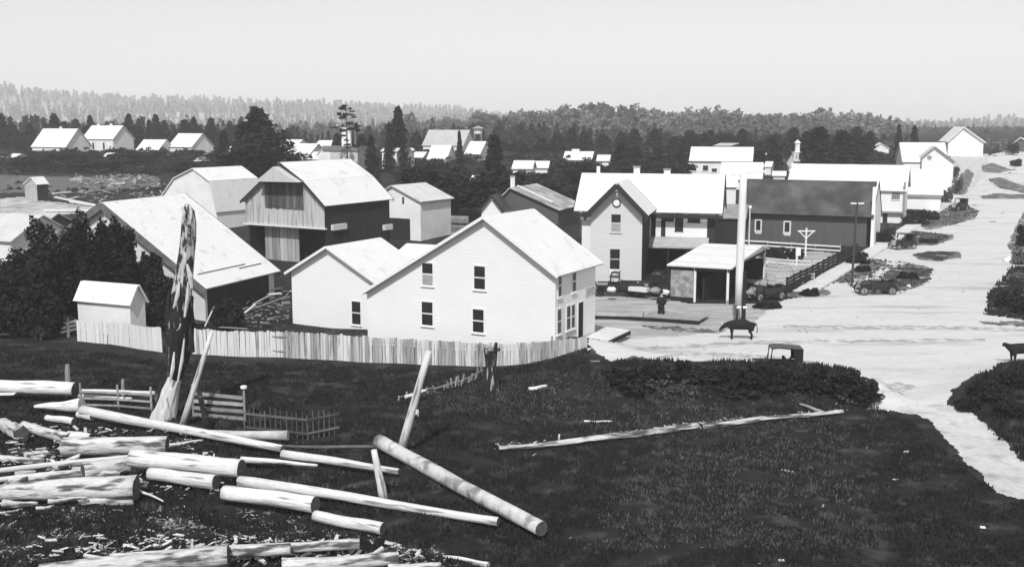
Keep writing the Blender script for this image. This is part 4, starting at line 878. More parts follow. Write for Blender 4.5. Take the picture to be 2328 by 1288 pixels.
log("broad rough log with peeling bark in the middle of the left pile", 144, 1015, 380, 1010, 44, 36, .3, BARK, wob=.1, seg=9)
log("thin white stick right of the broad rough log", 383, 1012, 462, 1000, 10, 5, .1)
log("long thin pole fanning out left of the biggest log", -40, 1072, 330, 1036, 12, 14, .45, seg=9)
log("second long thin pole below the first at the left", -40, 1094, 272, 1062, 12, 12, .3, seg=9)
log("third grey pole with flaking bark at the left", 20, 1092, 200, 1074, 10, 18, .2, BARK, wob=.12)
log("big bright log in the centre of the left pile", 300, 1040, 548, 1064, 40, 42, .55)
log("bright log underneath the big centre log", 340, 1076, 492, 1096, 28, 36, .2)
log("thick pale split trunk pointing left from under the centre log", 188, 1072, 330, 1050, 40, 34, .2, BARK, wob=.1)
log("thick smooth white log lying in front of the long log", 511, 1118, 716, 1146, 34, 38, .3)
log("very long tapering log running right from the smooth white log", 545, 1092, 1132, 1186, 26, 20, .2, seg=16)
log("thin pale pole behind the long tapering log", 548, 1043, 722, 1057, 15, 6, .3)
log("short cut log nearest the bottom centre", 716, 1172, 872, 1201, 26, 30, .1, wob=.06)
log("large diagonal log with mottled bark sloping down to the right", 862, 1003, 1236, 1200, 32, 36, .25, mat("mottled_log", .46, .2, 2.4, bump=.6, bsc=9, patch=(.2, 1.4, .57, .07), fine=.1), seg=14, wob=.09)
log("thick ragged bark log at the left with crumbling surface", -40, 1118, 310, 1108, 34, 58, .3, BARK, wob=.15, seg=10)
log("ragged bark slab under the thick ragged log", 180, 1143, 305, 1132, 14, 34, .05, BARK, wob=.18)
log("thin white broken branch at the tip of the ragged bark log", 300, 1107, 372, 1138, 9, 3, .3)
log("thin bright stick below the ragged bark log", 82, 1156, 124, 1151, 9, 9, .05)
log("low pale branch at the left edge under the ragged log", -20, 1170, 52, 1157, 9, 4, .05, BARK)
log("huge rough log cut by the bottom edge at the left", 90, 1296, 520, 1262, 30, 52, .3, BARK, wob=.16, seg=12)
log("splintered pale log along the bottom edge, left of centre", 250, 1262, 660, 1248, 12, 26, .45, BARK, wob=.2, seg=10)
log("long bright flaking log above the bottom edge in the centre", 500, 1250, 818, 1236, 20, 26, .4, BARK, wob=.15, seg=9)
log("pale log at the bottom centre under the flaking log", 640, 1287, 905, 1268, 36, 30, .3, BARK, wob=.12, seg=9)
log("grey bark log end at the bottom edge right of centre", 880, 1296, 1000, 1290, 30, 26, .2, BARK, wob=.12)
log("slim pale log lying alone near the bottom centre", 1008, 1262, 1110, 1283, 6, 15, .05)
log("grey round log behind the long peeled log, right of the dead tree", 410, 983, 655, 990, 12, 24, .2, mat("grey_round_log", .33, .25, 2., rnd=.2), seg=8)
log("dark crooked branch stretching left from the diagonal log", 640, 1013, 858, 1014, 6, 9, .15, mat("dark_branch", .09, .3, 2.), seg=9, wob=.15, bend=.6, name="branch", cat="branch")
log("long bleached fallen trunk lying across the right meadow", 1135, 1018, 1588, 968, 9, 15, .1, BARK, seg=26, wob=.5, bend=.5)
log("thinner bleached branch continuing the fallen trunk up to the road bank", 1600, 968, 1925, 938, 12, 7, .1, BARK, seg=22, wob=.55, bend=.6, name="branch", cat="branch")
log("short grey branch forking off near the road bank", 1818, 917, 1872, 938, 6, 10, .05, mat("grey_branch", .25, .3, 2.), name="branch", cat="branch", wob=.2)
log("pale curved root on the end of the road bank", 1940, 878, 1975, 905, 6, 8, .05, mat("grey_root", .28, .3, 2.), name="branch", cat="branch", wob=.2, bend=2)
log("crosspiece stick tucked behind the bright leaning pole", 922, 902, 968, 888, 8, 8, .5, LOG, name="stick", cat="stick")
log("small bright flat log alone in the meadow right of the charred stump", 1202, 884, 1242, 878, 9, 9, .05, LOG, name="stick", cat="stick")
log("thin pale stick in the meadow above the fallen trunk", 1328, 957, 1391, 958, 5, 5, .03, LOG, name="stick", cat="stick")
log("thin rail lying behind the pile at the left", 184, 888, 352, 893, 9, 9, .7, LOG, name="fence_rail", cat="rail")
log("lower loose rail behind the pile at the left", 178, 899, 300, 906, 9, 7, .35, LOG, name="fence_rail", cat="rail")
# flat white board scraps
def scrap(lab, x, y, wpx, m=PLANK, hgt=.06, rz=0., dpx=None, name="plank_scrap"):
    b = G(x, y); k = mpp(b.y); o = MB().box((b.x, b.y, b.z + hgt), (wpx * k / 2, (dpx or wpx * .3) * k, .03), (V3(math.cos(rz), math.sin(rz), 0), V3(-math.sin(rz), math.cos(rz), 0), V3(0, 0, 1))).build(name, m, org=b)
    return tag(o, lab, "plank")
scrap("large pale board lying in the shadow at the left edge of the log pile", 14, 915, 44, LOG, .5, .1, 9)
scrap("small white plank lying in the dark slope left of the bottom path", 2062, 1028, 18, PLANK, .05, .5, 2.5)
scrap("tiny white board in the right meadow", 2036, 1092, 14, PLANK, .05, 0, 2)
scrap("grey plank half sunk in the right meadow", 1790, 1072, 30, PLANKG, .05, -.7, 3)
scrap("single white stone like board low in the right meadow", 2234, 1202, 12, WHITE, .08, -.3, 3)
scrap("tiny pale board at the bottom edge of the meadow", 1776, 1276, 14, PLANK, .05, 0, 3)
scrap("small pale board on the bank below the white hall ramp", 1352, 822, 24, PLANKG, .05, .1, 3)
r_ = np.random.default_rng(12)
def scatter(name, label, outline, n, smin, smax, m, seed, cat, flat_=.5, h=.0):
    q_ = np.random.default_rng(seed); P = np.array(outline); pts = []
    while len(pts) < n:
        c = q_.uniform(P.min(0), P.max(0), (n * 3, 2)); k = inpoly(c[:, 0], c[:, 1], outline) & ((np.sin(c[:, 0] * 1.7 + 2 * np.sin(c[:, 1] * 1.1)) * np.sin(c[:, 1] * 2.1 + np.sin(c[:, 0] * 1.3)) > q_.uniform(-.7, .5, len(c))) | (n < 200)); pts += list(map(tuple, c[k]))
    mb = MB()
    for x, y in pts[:n]:
        s = q_.uniform(smin, smax) * (2.2 if q_.random() < .08 else 1); a = q_.uniform(0, 6.28); u = V3(math.cos(a), math.sin(a), q_.uniform(-.4, .4)).normalized(); v = u.cross(V3(q_.normal() * .4, q_.normal() * .4, 1)).normalized(); n_ = u.cross(v)
        mb.box((x, y, tz(x, y) + s * .2 + h * q_.random()), (s, s * q_.uniform(.08, .35), s * q_.uniform(.05, .2) * flat_ * 2), (u, v, n_))
    return tag(mb.build(name, m), label, cat, kind="stuff")
scatter("wood_debris", "pale chips, bark and broken sticks strewn over the ground around the log pile", fp((-40, 1160), (300, 1150), (600, 1150), (900, 1210), (1150, 1290), (-40, 1290)), 1900, .02, .1, WCHIP, 3, "debris")
scatter("wood_debris", "bark scraps lying between the left logs of the pile", fp((-40, 960), (400, 990), (560, 1080), (500, 1130), (-40, 1130)), 420, .03, .14, WCHIP, 4, "debris", h=.3)
scatter("meadow_debris", "small pale bits of wood and stone dotted over the dark meadow", fp((900, 900), (1900, 900), (2200, 1100), (2300, 1290), (900, 1290)), 230, .02, .06, PLANKG, 5, "debris")
scatter("yard_debris", "light rubble and broken boards scattered in the far left yard", [tuple(G(*p)[:2]) for p in ((110, 428), (380, 420), (370, 468), (120, 476))], 110, .12, .6, mat("pale_rubble", .28, .3, 2.), 6, "debris", h=.25)
scatter("yard_debris", "pale stumps and slash on the rise above the far left yard", [tuple(G(*p)[:2]) for p in ((165, 404), (345, 400), (360, 418), (170, 428))], 110, .2, .7, mat("pale_slash", .26, .3, 2.), 7, "debris", h=.5)
scatter("lumber_heap", "untidy heap of dark and pale boards between the barn eaves and the board fence", [tuple(G(*p)[:2]) for p in ((485, 745), (660, 745), (655, 670), (545, 680))], 160, .06, .3, PLANKG, 8, "lumber", h=.8)
scatter("yard_debris", "pale odds and ends in the garden between shed and dark barn", [tuple(G(*p)[:2]) for p in ((1700, 590), (1880, 595), (1860, 650), (1750, 655))], 120, .06, .3, mat("pale_odds", .45, .3, 2.), 9, "debris", h=.3)
scatter("garden_litter", "pale flowers and litter in front of the long store", [tuple(G(*p)[:2]) for p in ((1985, 512), (2045, 510), (2050, 545), (1985, 550))], 90, .06, .3, PLANKG, 10, "debris", h=.5)
for i, (x0, y0, x1, y1, w_, mm, lab) in enumerate(((583, 658, 640, 648, .2, PLANKG, "uppermost grey plank leaning on the board heap"), (575, 685, 615, 664, .25, PLANKG, "short wide plank in the upper board heap"), (556, 705, 580, 685, .22, PLANK, "pale forked board at the left of the heap"), (570, 697, 650, 668, .13, PLANKG, "long thin plank crossing the board heap"), (570, 715, 595, 705, .12, PLANKG, "small low plank in the board heap"), (466, 735, 489, 686, .1, PLANK, "thin pale stake leaning on the barn end behind the fence"), (500, 737, 560, 741, .3, BOARDG, "long grey plank lying behind the fence top"), (655, 663, 662, 655, .3, PLANK, "bright broken plank against the corner of the white wing"))):
    a, b = G(x0, y0 + 6, .5), G(x1, y1 + 6, 1.1); o = MB().bar(a, b, w_, .06).build("plank", mm, org=(a + b) / 2); tag(o, lab, "plank")
scrap("bright square panel lying flat on the board heap", 626, 690, 30, PLANK, .9, .5, 8, "panel")
for i, (x0, y0, x1, y1) in enumerate(((125, 448, 215, 466), (160, 458, 235, 470), (120, 440, 160, 436), (100, 478, 205, 478))):
    a, b = G(x0, y0, .3), G(x1, y1, .3); tag(MB().bar(a, b, .5, .25).build("timber", PLANK, org=a), ["longest timber lying in the far left yard", "timber beside the longest one in the far left yard", "short bright timber close to the outhouse", "long bright timber behind the black shrubs at the left"][i], "timber")
hboard_fence("plank_fence", "white plank fence bits between black shrubs and the small pale shed", [(92, 772), (130, 760), (172, 752)], .9, 3, PLANK, seed=12, fill=.6)
hboard_fence("rail_fence", "low pale rail at the far left edge behind the meadow", [(-30, 764), (40, 764)], .4, 1, PLANK, seed=13, fill=.5)
hboard_fence("rail_fence", "far pale rail fence in the upper left field", [(0, 362), (90, 358)], .8, 1, PLANK, seed=14, fill=.7, seg=4)

scatter("bark_slabs", "broken slabs of bark and splintered wood packed between the logs of the left pile", fp((-40, 1010), (330, 1010), (340, 1060), (310, 1150), (-40, 1160)), 230, .06, .26, BARK, 31, "debris", h=.35)
scatter("bark_slabs", "splintered slabs heaped along the bottom edge of the photograph's log pile".replace(" of the photograph's", " by the"), fp((60, 1240), (500, 1215), (900, 1235), (1020, 1290), (60, 1290)), 420, .05, .2, BARK, 32, "debris", h=.18)
scatter("road_stones", "small stones and clods scattered over the dirt junction", [tuple(G(*p)[:2]) for p in ((1400, 790), (1700, 700), (1900, 650), (2230, 600), (2280, 830), (2100, 920), (1960, 880), (1800, 818), (1500, 815))], 420, .03, .1, YARD, 33, "stones")
r_ = random.Random(44)
for i in range(9):
    x0 = r_.uniform(-20, 250); y0 = r_.uniform(1020, 1150); L_ = r_.uniform(70, 170)
    log(["ragged slab nearest the left edge in the pile", "split slab under the fanned poles", "crooked slab between the ragged logs", "bark covered slab in the middle of the pile", "short splintered slab in the left pile", "thin split slab of the left pile", "grey slab low in the left pile", "broken slab at the foot of the left pile", "loose bark slab over the left pile"][i], x0, y0, x0 + L_, y0 + r_.uniform(-14, 8), r_.uniform(9, 20), r_.uniform(7, 22), r_.uniform(.05, .5), BARK, wob=.25, n=9, name="wood_slab", cat="slab")

scatter("bark_litter", "crumbled bark and pale earth along the long bleached fallen trunk", fp((1120, 1024), (1400, 996), (1700, 966), (1930, 944), (1925, 932), (1590, 958), (1300, 1000), (1130, 1010)), 420, .03, .14, BARK, 35, "debris", h=.05)
scatter("meadow_debris", "pale grass clods and bits of wood on the slope right of the charred stump", fp((1130, 850), (1340, 830), (1900, 900), (1800, 950), (1300, 960), (1120, 940)), 170, .03, .11, PLANKG, 36, "debris")
# ---------------------------------------------------------------- vehicles
def wheel(root, x, y, r=.38, spoked=True):
    w_ = MB().lathe((x, y, r), (0, 1, 0), [(r - .07, -.05), (r, -.04), (r, .04), (r - .07, .05), (r - .07, -.05)], 20).build("wheel", TYRE, root)
    m = MB()
    for k in range(10): t = math.pi * 2 * k / 10; m.bar((x, y, r), (x + (r - .06) * math.cos(t), y, r + (r - .06) * math.sin(t)), .03, .035, V3(0, 1, 0))
    m.build("spokes", METAL if spoked else CARM, w_); MB().lathe((x, y, r), (0, 1, 0), [(0, -.08), (.07, -.08), (.07, .08), (0, .08)], 10).build("hub", CARM, w_)
def fender(root, x, y, r=.46, w_=.22, side=1, a0=.1, a1=2.9):
    m = MB(); n = 8; pts = [(x + r * math.cos(a0 + (a1 - a0) * i / n), .36 + r * math.sin(a0 + (a1 - a0) * i / n)) for i in range(n + 1)]
    for (xa, za), (xb, zb_) in zip(pts[:-1], pts[1:]): m.bar((xa, y, za), (xb, y, zb_), w_, .03)
    m.build("fender", CARM, root)
def car(label, loc, heading, kind="touring", s=1., group=None, name="vintage_car"):
    t = thing(name, label, "car" if kind != "truck" else "truck", loc, heading, group); t.scale = (s, s, s)
    MB().box((0, 0, .45), (1.6, .35, .07)).build("chassis", CARM, t)
    hood = MB(); pr = [(-.33, .52), (-.33, .9), (-.22, 1.08), (0, 1.15), (.22, 1.08), (.33, .9), (.33, .52)]
    hood.prism([(.55, y * 1.08, z) for y, z in pr], (.85, 0, 0)); hood.build("hood", CARM, t)
    MB().box((1.43, 0, .82), (.04, .3, .33)).build("radiator", METAL, t)
    for k in (-1, 1):
        hl_ = MB().lathe((1.5, .36 * k, .92), (1, 0, 0), [(0, -.1), (.11, -.02), (.12, .05)], 12).build("headlight", CARM, t); MB().lathe((1.5, .36 * k, .92), (1, 0, 0), [(.11, .04), (0, .06)], 12).build("lens", METAL, hl_)
    for x in (1.2, -1.15):
        for k in (-1, 1): wheel(t, x, .68 * k, spoked=kind != "truck"); fender(t, x, .68 * k)
    for k in (-1, 1): MB().box((.02, .72 * k, .38), (.75, .12, .02)).build("running_board", CARM, t)
    fr = MB(); 
    for k in (-1, 1): fr.bar((.42, .52 * k, 1.1), (.28, .52 * k, 1.82), .04, .04, V3(0, 1, 0))
    fr.bar((.42, -.52, 1.14), (.42, .52, 1.14), .04, .04); fr.bar((.28, -.52, 1.82), (.28, .52, 1.82), .04, .04)
    ws = fr.build("windshield_frame", CARM, t)
    st = MB(); st.bar((.45, .25, .95), (.1, .25, 1.2), .03, .03); st.lathe((.1, .25, 1.2), (-.8, 0, .5), [(.2, -.01), (.22, 0), (.2, .01), (.18, 0), (.2, -.01)], 14); st.build("steering_wheel", CARM, t)
    x0 = -1.45 if kind != "truck" else -.35
    body = MB()
    for k in (-1, 1): body.prism([(x0, .58 * k, .5), (.55, .58 * k, .5), (.55, .55 * k, 1.12), (.3, .58 * k, 1.02), (x0 + .3, .58 * k, 1.02), (x0, .58 * k, 1.2)], (0, -.05 * k, 0))
    body.box((x0 + .03, 0, .85), (.03, .56, .35)); body.box(((x0 + .55) / 2, 0, .53), ((.55 - x0) / 2, .56, .04)); body.box((.53, 0, .83), (.03, .55, .3)); body.build("body", CARM, t)
    MB().box((-.25, 0, .75), (.25, .52, .12)).build("seat", CLOTH, t); MB().box((-.5, 0, .98), (.06, .52, .26)).build("seat_back", CLOTH, t)
    if kind in ("coupe", "truck"):
        xr = x0 - .02
        top = MB(); top.prism([(xr, -.62, 1.84), (.0, -.62, 1.94), (.34, -.62, 1.86), (.34, -.62, 1.8), (0, -.62, 1.87), (xr, -.62, 1.77)], (0, 1.24, 0)); top.build("roof", CARM, t)
        for k in (-1, 1):
            q = MB()
            if kind == "coupe": q.prism([(xr, .58 * k, 1.1), (xr + .62, .58 * k, 1.02), (xr + .5, .58 * k, 1.2), (xr + .55, .58 * k, 1.83), (xr, .58 * k, 1.8)], (0, -.04 * k, 0))
            else: q.bar((xr + .03, .58 * k, 1.1), (xr + .03, .58 * k, 1.8), .06, .06, V3(0, 1, 0))
            q.build("top_quarter", CARM, t); MB().bar((.36, .58 * k, 1.0), (.32, .58 * k, 1.84), .05, .05, V3(0, 1, 0)).build("roof_post", CARM, t)
        if kind == "coupe": MB().box((xr + .03, 0, 1.45), (.03, .54, .36)).build("back_panel", CARM, t)
    if kind == "truck":
        b = MB(); b.box((-1.35, 0, .72), (.95, .75, .05))
        for k in (-1, 1): b.box((-1.35, .74 * k, .95), (.95, .03, .2))
        b.box((-2.28, 0, .95), (.03, .75, .2)); b.build("cargo_bed", CARM, t)
    if kind == "touring":
        q = MB(); q.tube([(-1.5, -.5, 1.1), (-1.6, 0, 1.14), (-1.5, .5, 1.1)], [.12, .14, .12], 8); q.build("folded_top", CLOTH, t)
    return t
g = G(1990, 668); CARR = car("open black touring car with its driver, crossing the road junction", g, R(182), "touring", 1.08)
g = Gf(1762, 858); g.z = tz(g.x, g.y); car("boxy black car with raised top, parked half hidden behind the weedy bank", g, R(176), "coupe", 1.04)
g = G(1398, 672); car("dark truck with its cab beside the white hall, backed to the dwelling", g, R(172), "truck", 1.12, name="vintage_truck")
g = G(1490, 674); car("dark flatbed truck loaded with pale sacks under the dwelling's side wall", g, R(170), "truck", 1.1, name="vintage_truck")
g = G(1742, 680); car("black car parked inside the end of the open wagon shed", g, R(205), "touring", 1.0)
g = G(2052, 566); car("dark coupe parked at the edge of the boardwalk halfway up the hill", g, R(205), "coupe", 1.0)
g = G(2180, 478); car("small dark car at the upper end of the boardwalk", g, R(215), "coupe", 1.0)
# truck loads
def sack(lab, px, py, h, r0, m=CLOTHL):
    g = G(px, py, h); mb = MB(); mb.lathe(g, (.3, 0, 1), [(0, -r0 * .8), (r0 * .9, -r0 * .7), (r0, 0), (r0 * .75, r0 * .7), (r0 * .25, r0 * .9), (r0 * .35, r0 * 1.1), (0, r0 * 1.1)], 10); [mb.v.__setitem__(i, (v[0] + .12 * r0 * math.sin(7 * v[2] / r0 + v[0] * 9), v[1], g[2] + (v[2] - g[2]) * .62 + .1 * r0 * math.sin(6 * v[0] / r0))) for i, v in enumerate(mb.v)]; tag(mb.build("sack", m, org=g, smooth=True), lab, "sack")
sack("pale lumpy sack piled at the tail of the loaded truck", 1490, 660, .9, .45, STONE); sack("bright canvas bundle on the truck beside the stone panel", 1512, 664, .9, .4)
sack("pale bundle on the first truck's seat", 1390, 658, 1.0, .4)
a, b = G(1432, 655, .85), G(1474, 659, .85); tag(MB().bar(a, b, .7, .35).build("crate_lid", CLOTHL, org=a), "long white box lid lying between the two trucks", "box")
sack("pale rounded bundle inside the open wagon shed", 1706, 664, .75, .4, STONE); sack("white object lying on the verge beside the car", 2066, 650, .2, .22)
sack("small bright white boulder like tarp at the right road edge", 2292, 592, .15, .6, OFFW)
# ---------------------------------------------------------------- people and cattle
def skinned(name, verts, edges, rad, m, parent=None, loc=None, sub=2, rz=0., root=0):
    me = bpy.data.meshes.new(name); me.from_pydata(verts, edges, []); me.materials.append(m); o = bpy.data.objects.new(name, me); COL.objects.link(o)
    md = o.modifiers.new("skin", 'SKIN'); md.use_smooth_shade = True
    for i, v in enumerate(me.skin_vertices[0].data): rr = rad[i]; v.radius = rr if isinstance(rr, tuple) else (rr, rr); v.use_root = (i == root)
    s_ = o.modifiers.new("sub", 'SUBSURF'); s_.levels = s_.render_levels = sub
    if parent: o.parent = parent
    if loc is not None: o.location = loc
    o.rotation_euler = (0, 0, rz); return o
def person(label, loc, rz=0., seated=False, hat=True, s=1.):
    t = thing("person", label, "person", loc, rz); t.scale = (s, s, s)
    V = []; E = []; Rr = []
    def add(p, r, par=None):
        V.append(p); Rr.append(r); i = len(V) - 1
        if par is not None: E.append((par, i))
        return i
    pel = add((0, 0, .95), (.13, .09)); ch = add((0, .0, 1.2), (.13, .09), pel); sh = add((0, 0, 1.42), (.12, .08), ch); nk = add((0, .01, 1.52), .055, sh)
    h1 = add((0, .02, 1.6), .075, nk); h2 = add((0, .02, 1.69), .085, h1); add((0, .01, 1.77), .06, h2); add((0, .13, 1.66), .012, h2)
    for k in (-1, 1):
        hp = add((.09 * k, 0, .9), .1, pel)
        kn = add((.11 * k, .03 if not seated else .42, .5 if not seated else .88), .055, hp); an = add((.12 * k, -.02 if not seated else .46, .09 if not seated else .45), .042, kn); add((.13 * k, .14 if not seated else .6, .04 if not seated else .4), .04, an)
        so = add((.19 * k, 0, 1.4), .06, sh); el = add((.25 * k, -.03, 1.13), .045, so); wr = add((.24 * k, .08, .9), .03, el); pa = add((.24 * k, .1, .84), .032, wr)
        for j in range(4): f1 = add((.24 * k + .0, .07 + .02 * j, .78 - .008 * (j in (1, 2))), .009, pa); add((.235 * k, .075 + .02 * j, .745), .008, f1)
        th_ = add((.22 * k, .14, .82), .01, pa); add((.215 * k, .15, .79), .009, th_)
    skinned("body", V, E, Rr, SKIN, t, sub=1)
    # coat and trousers over the body
    V, E, Rr = [], [], []; pel = add((0, 0, .78), (.25, .2)); ch = add((0, 0, 1.15), (.25, .19), pel); sh = add((0, 0, 1.42), (.22, .16), ch); add((0, .01, 1.5), (.1, .09), sh)
    for k in (-1, 1): so = add((.2 * k, 0, 1.4), .1, sh); el = add((.26 * k, -.03, 1.13), .085, so); add((.245 * k, .07, .93), .065, el)
    skinned("coat", V, E, Rr, CLOTH, t, sub=1)
    V, E, Rr = [], [], []; pel = add((0, 0, .9), (.17, .13))
    for k in (-1, 1):
        hp = add((.1 * k, 0, .8), .15, pel); kn = add((.115 * k, .03 if not seated else .42, .5 if not seated else .88), .11, hp); add((.125 * k, -.02 if not seated else .46, .1 if not seated else .45), .09, kn)
    skinned("trousers", V, E, Rr, CLOTH, t, sub=1)
    for k in (-1, 1):
        y0 = .05 if not seated else .52; z0 = .05 if not seated else .42; MB().box((.13 * k, y0, z0), (.055, .15, .05)).build("shoe", CARM, t)
    if hat:
        MB().lathe((0, .01, 1.74), (0, 0, 1), [(.17, 0), (.18, .015), (.095, .02), (.09, .12), (0, .13)], 16).build("hat", CLOTH, t)
    else: MB().lathe((0, .0, 1.72), (0, 0, 1), [(.09, -.04), (.095, .02), (.06, .08), (0, .09)], 12).build("hair", CLOTH, t)
    return t
g = G(1503, 724); person("person in dark coat standing at the sidewalk edge in front of the loaded truck", g, R(160), s=1.22)
g = G(1990, 668); person("person in dark clothes driving the open touring car", g + V3(.3, -.2, -.18), R(90), seated=True, hat=True, s=1.0)
def cow(label, loc, rz, s=1., headlow=True):
    t = thing("cow", label, "cow", loc, rz); t.scale = (s, s, s); V, E, Rr = [], [], []
    def add(p, r, par=None):
        V.append(p); Rr.append(r); i = len(V) - 1
        if par is not None: E.append((par, i))
        return i
    md_ = add((0, 0, .98), (.34, .38)); fr = add((-.4, 0, 1.0), (.3, .38), md_); sh = add((-.68, 0, 1.04), (.22, .32), fr)
    rr_ = add((.4, 0, 1.0), (.32, .36), md_); rp = add((.7, 0, 1.06), (.25, .3), rr_)
    n1 = add((-.98, 0, 1.0 if headlow else 1.15), (.13, .18), sh); n2 = add((-1.18, .0, .86 if headlow else 1.3), (.1, .13), n1); hd = add((-1.3, 0, .72 if headlow else 1.3), (.1, .11), n2); mz = add((-1.42, 0, .52 if headlow else 1.2), (.07, .07), hd)
    for k in (-1, 1):
        add((-1.2, .2 * k, .86 if headlow else 1.38), .03, n2)
        a = add((-.6, .19 * k, .68), .13, sh); b = add((-.6, .2 * k, .38), .065, a); c = add((-.59, .2 * k, .1), .05, b); add((-.63, .2 * k, .03), .06, c)
        a = add((.66, .19 * k, .74), .17, rp); b = add((.56, .2 * k, .54), .1, a); b2 = add((.72, .2 * k, .36), .06, b); c = add((.68, .2 * k, .1), .05, b2); add((.64, .2 * k, .03), .06, c)
    tl = add((.98, 0, 1.08), .035, rp); t2 = add((1.05, 0, .8), .025, tl); add((1.05, 0, .45), .035, t2)
    skinned("body", V, E, Rr, HIDE, t)
    for k in (-1, 1): MB().tube([(-1.22, .08 * k, .95 if headlow else 1.42), (-1.24, .2 * k, 1.05 if headlow else 1.5), (-1.28, .2 * k, 1.14 if headlow else 1.6)], [.03, .022, .008], 7).build("horn", OFFW, t)
    return t
cow("black cow with lowered head standing on the road below the tall pole", G(1684, 771), R(-6), 1.08)
cow("dark cow at the right edge standing above the weedy bank", Gf(2322, 826) * 1.0, R(8), 1.0, False)

# ---------------------------------------------------------------- trees and shrubs
def conifer_mesh(seed, h=10., r=2.6, nb=150, leaf=.32, per=9, sparse=0., narrow=1.):
    q = np.random.default_rng(seed); P = []
    for i in range(nb):
        f = (i + q.random()) / nb; f = f ** .85; z = h * (.08 + .9 * f); L = r * narrow * (1 - f) ** .75 * q.uniform(.55, 1.15) + .15; a = q.uniform(0, 6.28)
        if q.random() < sparse: continue
        k = q.uniform(.15, 1, per); k.sort()
        x = np.cos(a) * L * k; y = np.sin(a) * L * k; zz = z - .28 * L * k ** 1.5 + q.normal(size=per) * .12
        P.append(np.stack([x + q.normal(size=per) * .12, y + q.normal(size=per) * .12, zz], -1))
    P = np.concatenate(P); V, T = leafcloud(P, leaf, q); V[:, 2] = np.clip(V[:, 2], .05, None)
    return V, T
def bush_mesh(seed, blobs, n, leaf=.22):
    q = np.random.default_rng(seed); tot = sum(b[3] * b[4] * b[5] for b in blobs) ; P = []
    for (x, y, z, rx, ry, rz_) in blobs:
        m = max(8, int(n * rx * ry * rz_ / tot)); d = q.normal(size=(m, 3)); d /= np.linalg.norm(d, axis=1)[:, None]; rad = q.uniform(.35, 1.06, m) ** .6
        P.append(np.array([x, y, z]) + d * rad[:, None] * np.array([rx, ry, rz_]) * (1 + .18 * np.sin(d[:, 0] * 5 + d[:, 2] * 4))[:, None])
    P = np.concatenate(P); return leafcloud(P, leaf, q)
def round_blobs(seed, h, r, nbl=9):
    q = np.random.default_rng(seed); B = []
    for i in range(nbl):
        f = q.uniform(.3, .92); rr = r * (1 - abs(f - .55) * 1.1); a = q.uniform(0, 6.28); B.append((math.cos(a) * rr * .55, math.sin(a) * rr * .55, h * f, rr * q.uniform(.4, .65), rr * q.uniform(.4, .65), h * q.uniform(.1, .2)))
    return B
CV = [conifer_mesh(s, 10, r, 190, .34, 10, sp, 1) for s, r, sp in ((1, 2.4, 0), (2, 2.9, .1), (3, 2.0, 0), (4, 3.3, .25), (5, 2.6, .1))]
BV = [bush_mesh(s, round_blobs(s, 10, r, nb), 2200, .36) for s, r, nb in ((11, 4., 10), (12, 4.6, 12), (13, 3.4, 8))]
CM = [npmesh("crown", V, T, LEAF, link=False) for V, T in CV]; BM_ = [npmesh("crown", V, T, LEAFB, link=False) for V, T in BV]
tm = MB(); tm.tube([(0, 0, -.8), (0, 0, 3), (.05, 0, 6), (0, 0, 9.3)], [.22, .17, .11, .03], 7, .05); TM = tm.build("trunk", TRUNK).data; bpy.data.objects.remove(bpy.data.objects["trunk"])
def tree(kind, var, loc, h, w_, label, group=None, name=None, rz=None):
    t = thing(name or ("conifer_tree" if kind == 'c' else "broadleaf_tree"), label, "tree", loc, random.uniform(0, 6.28) if rz is None else rz, group)
    sx = w_ / (4.6 if kind == 'c' else 7.6); t.scale = (sx, sx, h / 10.)
    for nm, me in (("trunk", TM), ("crown", (CM if kind == 'c' else BM_)[var])):
        o = bpy.data.objects.new(nm, me); COL.objects.link(o); o.parent = t
    return t
def ptree(kind, px, yb, yt, wpx, label, var=0, group=None, name=None):
    g = G(px, yb); h = zat(g.x, g.y, yt) - g.z; return tree(kind, var, g, h / .97, wpx * mpp(g.y), label, group, name)
ptree('c', 590, 440, 250, 150, "biggest dark conifer, broad and rounded, left of the hay barn", 1)
ptree('c', 606, 440, 290, 105, "lower dark conifer overlapping the right side of the biggest one", 3)
ptree('c', 562, 440, 285, 115, "dark conifer overlapping the left side of the biggest one", 0)
ptree('b', 596, 452, 310, 170, "black bushy tree filling the foot of the biggest conifer", 1)
ptree('c', 906, 390, 247, 62, "tall dark conifer right of the hay barn ridge", 0)
ptree('c', 886, 392, 285, 40, "slim conifer leaning on the tall one right of the barn ridge", 2)
ptree('c', 1045, 400, 300, 26, "narrow dark spire conifer in front of the dull grey roof", 2)
ptree('c', 846, 430, 312, 48, "dark tree against the right side of the flat topped store", 0)
ptree('c', 1125, 470, 312, 84, "dark conifer at the left of the black middle wood", 0)
ptree('c', 512, 400, 300, 50, "dark conifer between the far row of houses and the biggest conifer", 4)
ptree('c', 1858, 400, 292, 100, "broad black conifer left of the steep white cottage", 1)
ptree('c', 1915, 395, 300, 90, "black conifer directly behind the steep white cottage", 4)
ptree('c', 2040, 370, 286, 30, "small dark spire left of the hilltop house roofs", 2); ptree('c', 2075, 372, 288, 34, "small dark spire second from the hilltop house", 0)
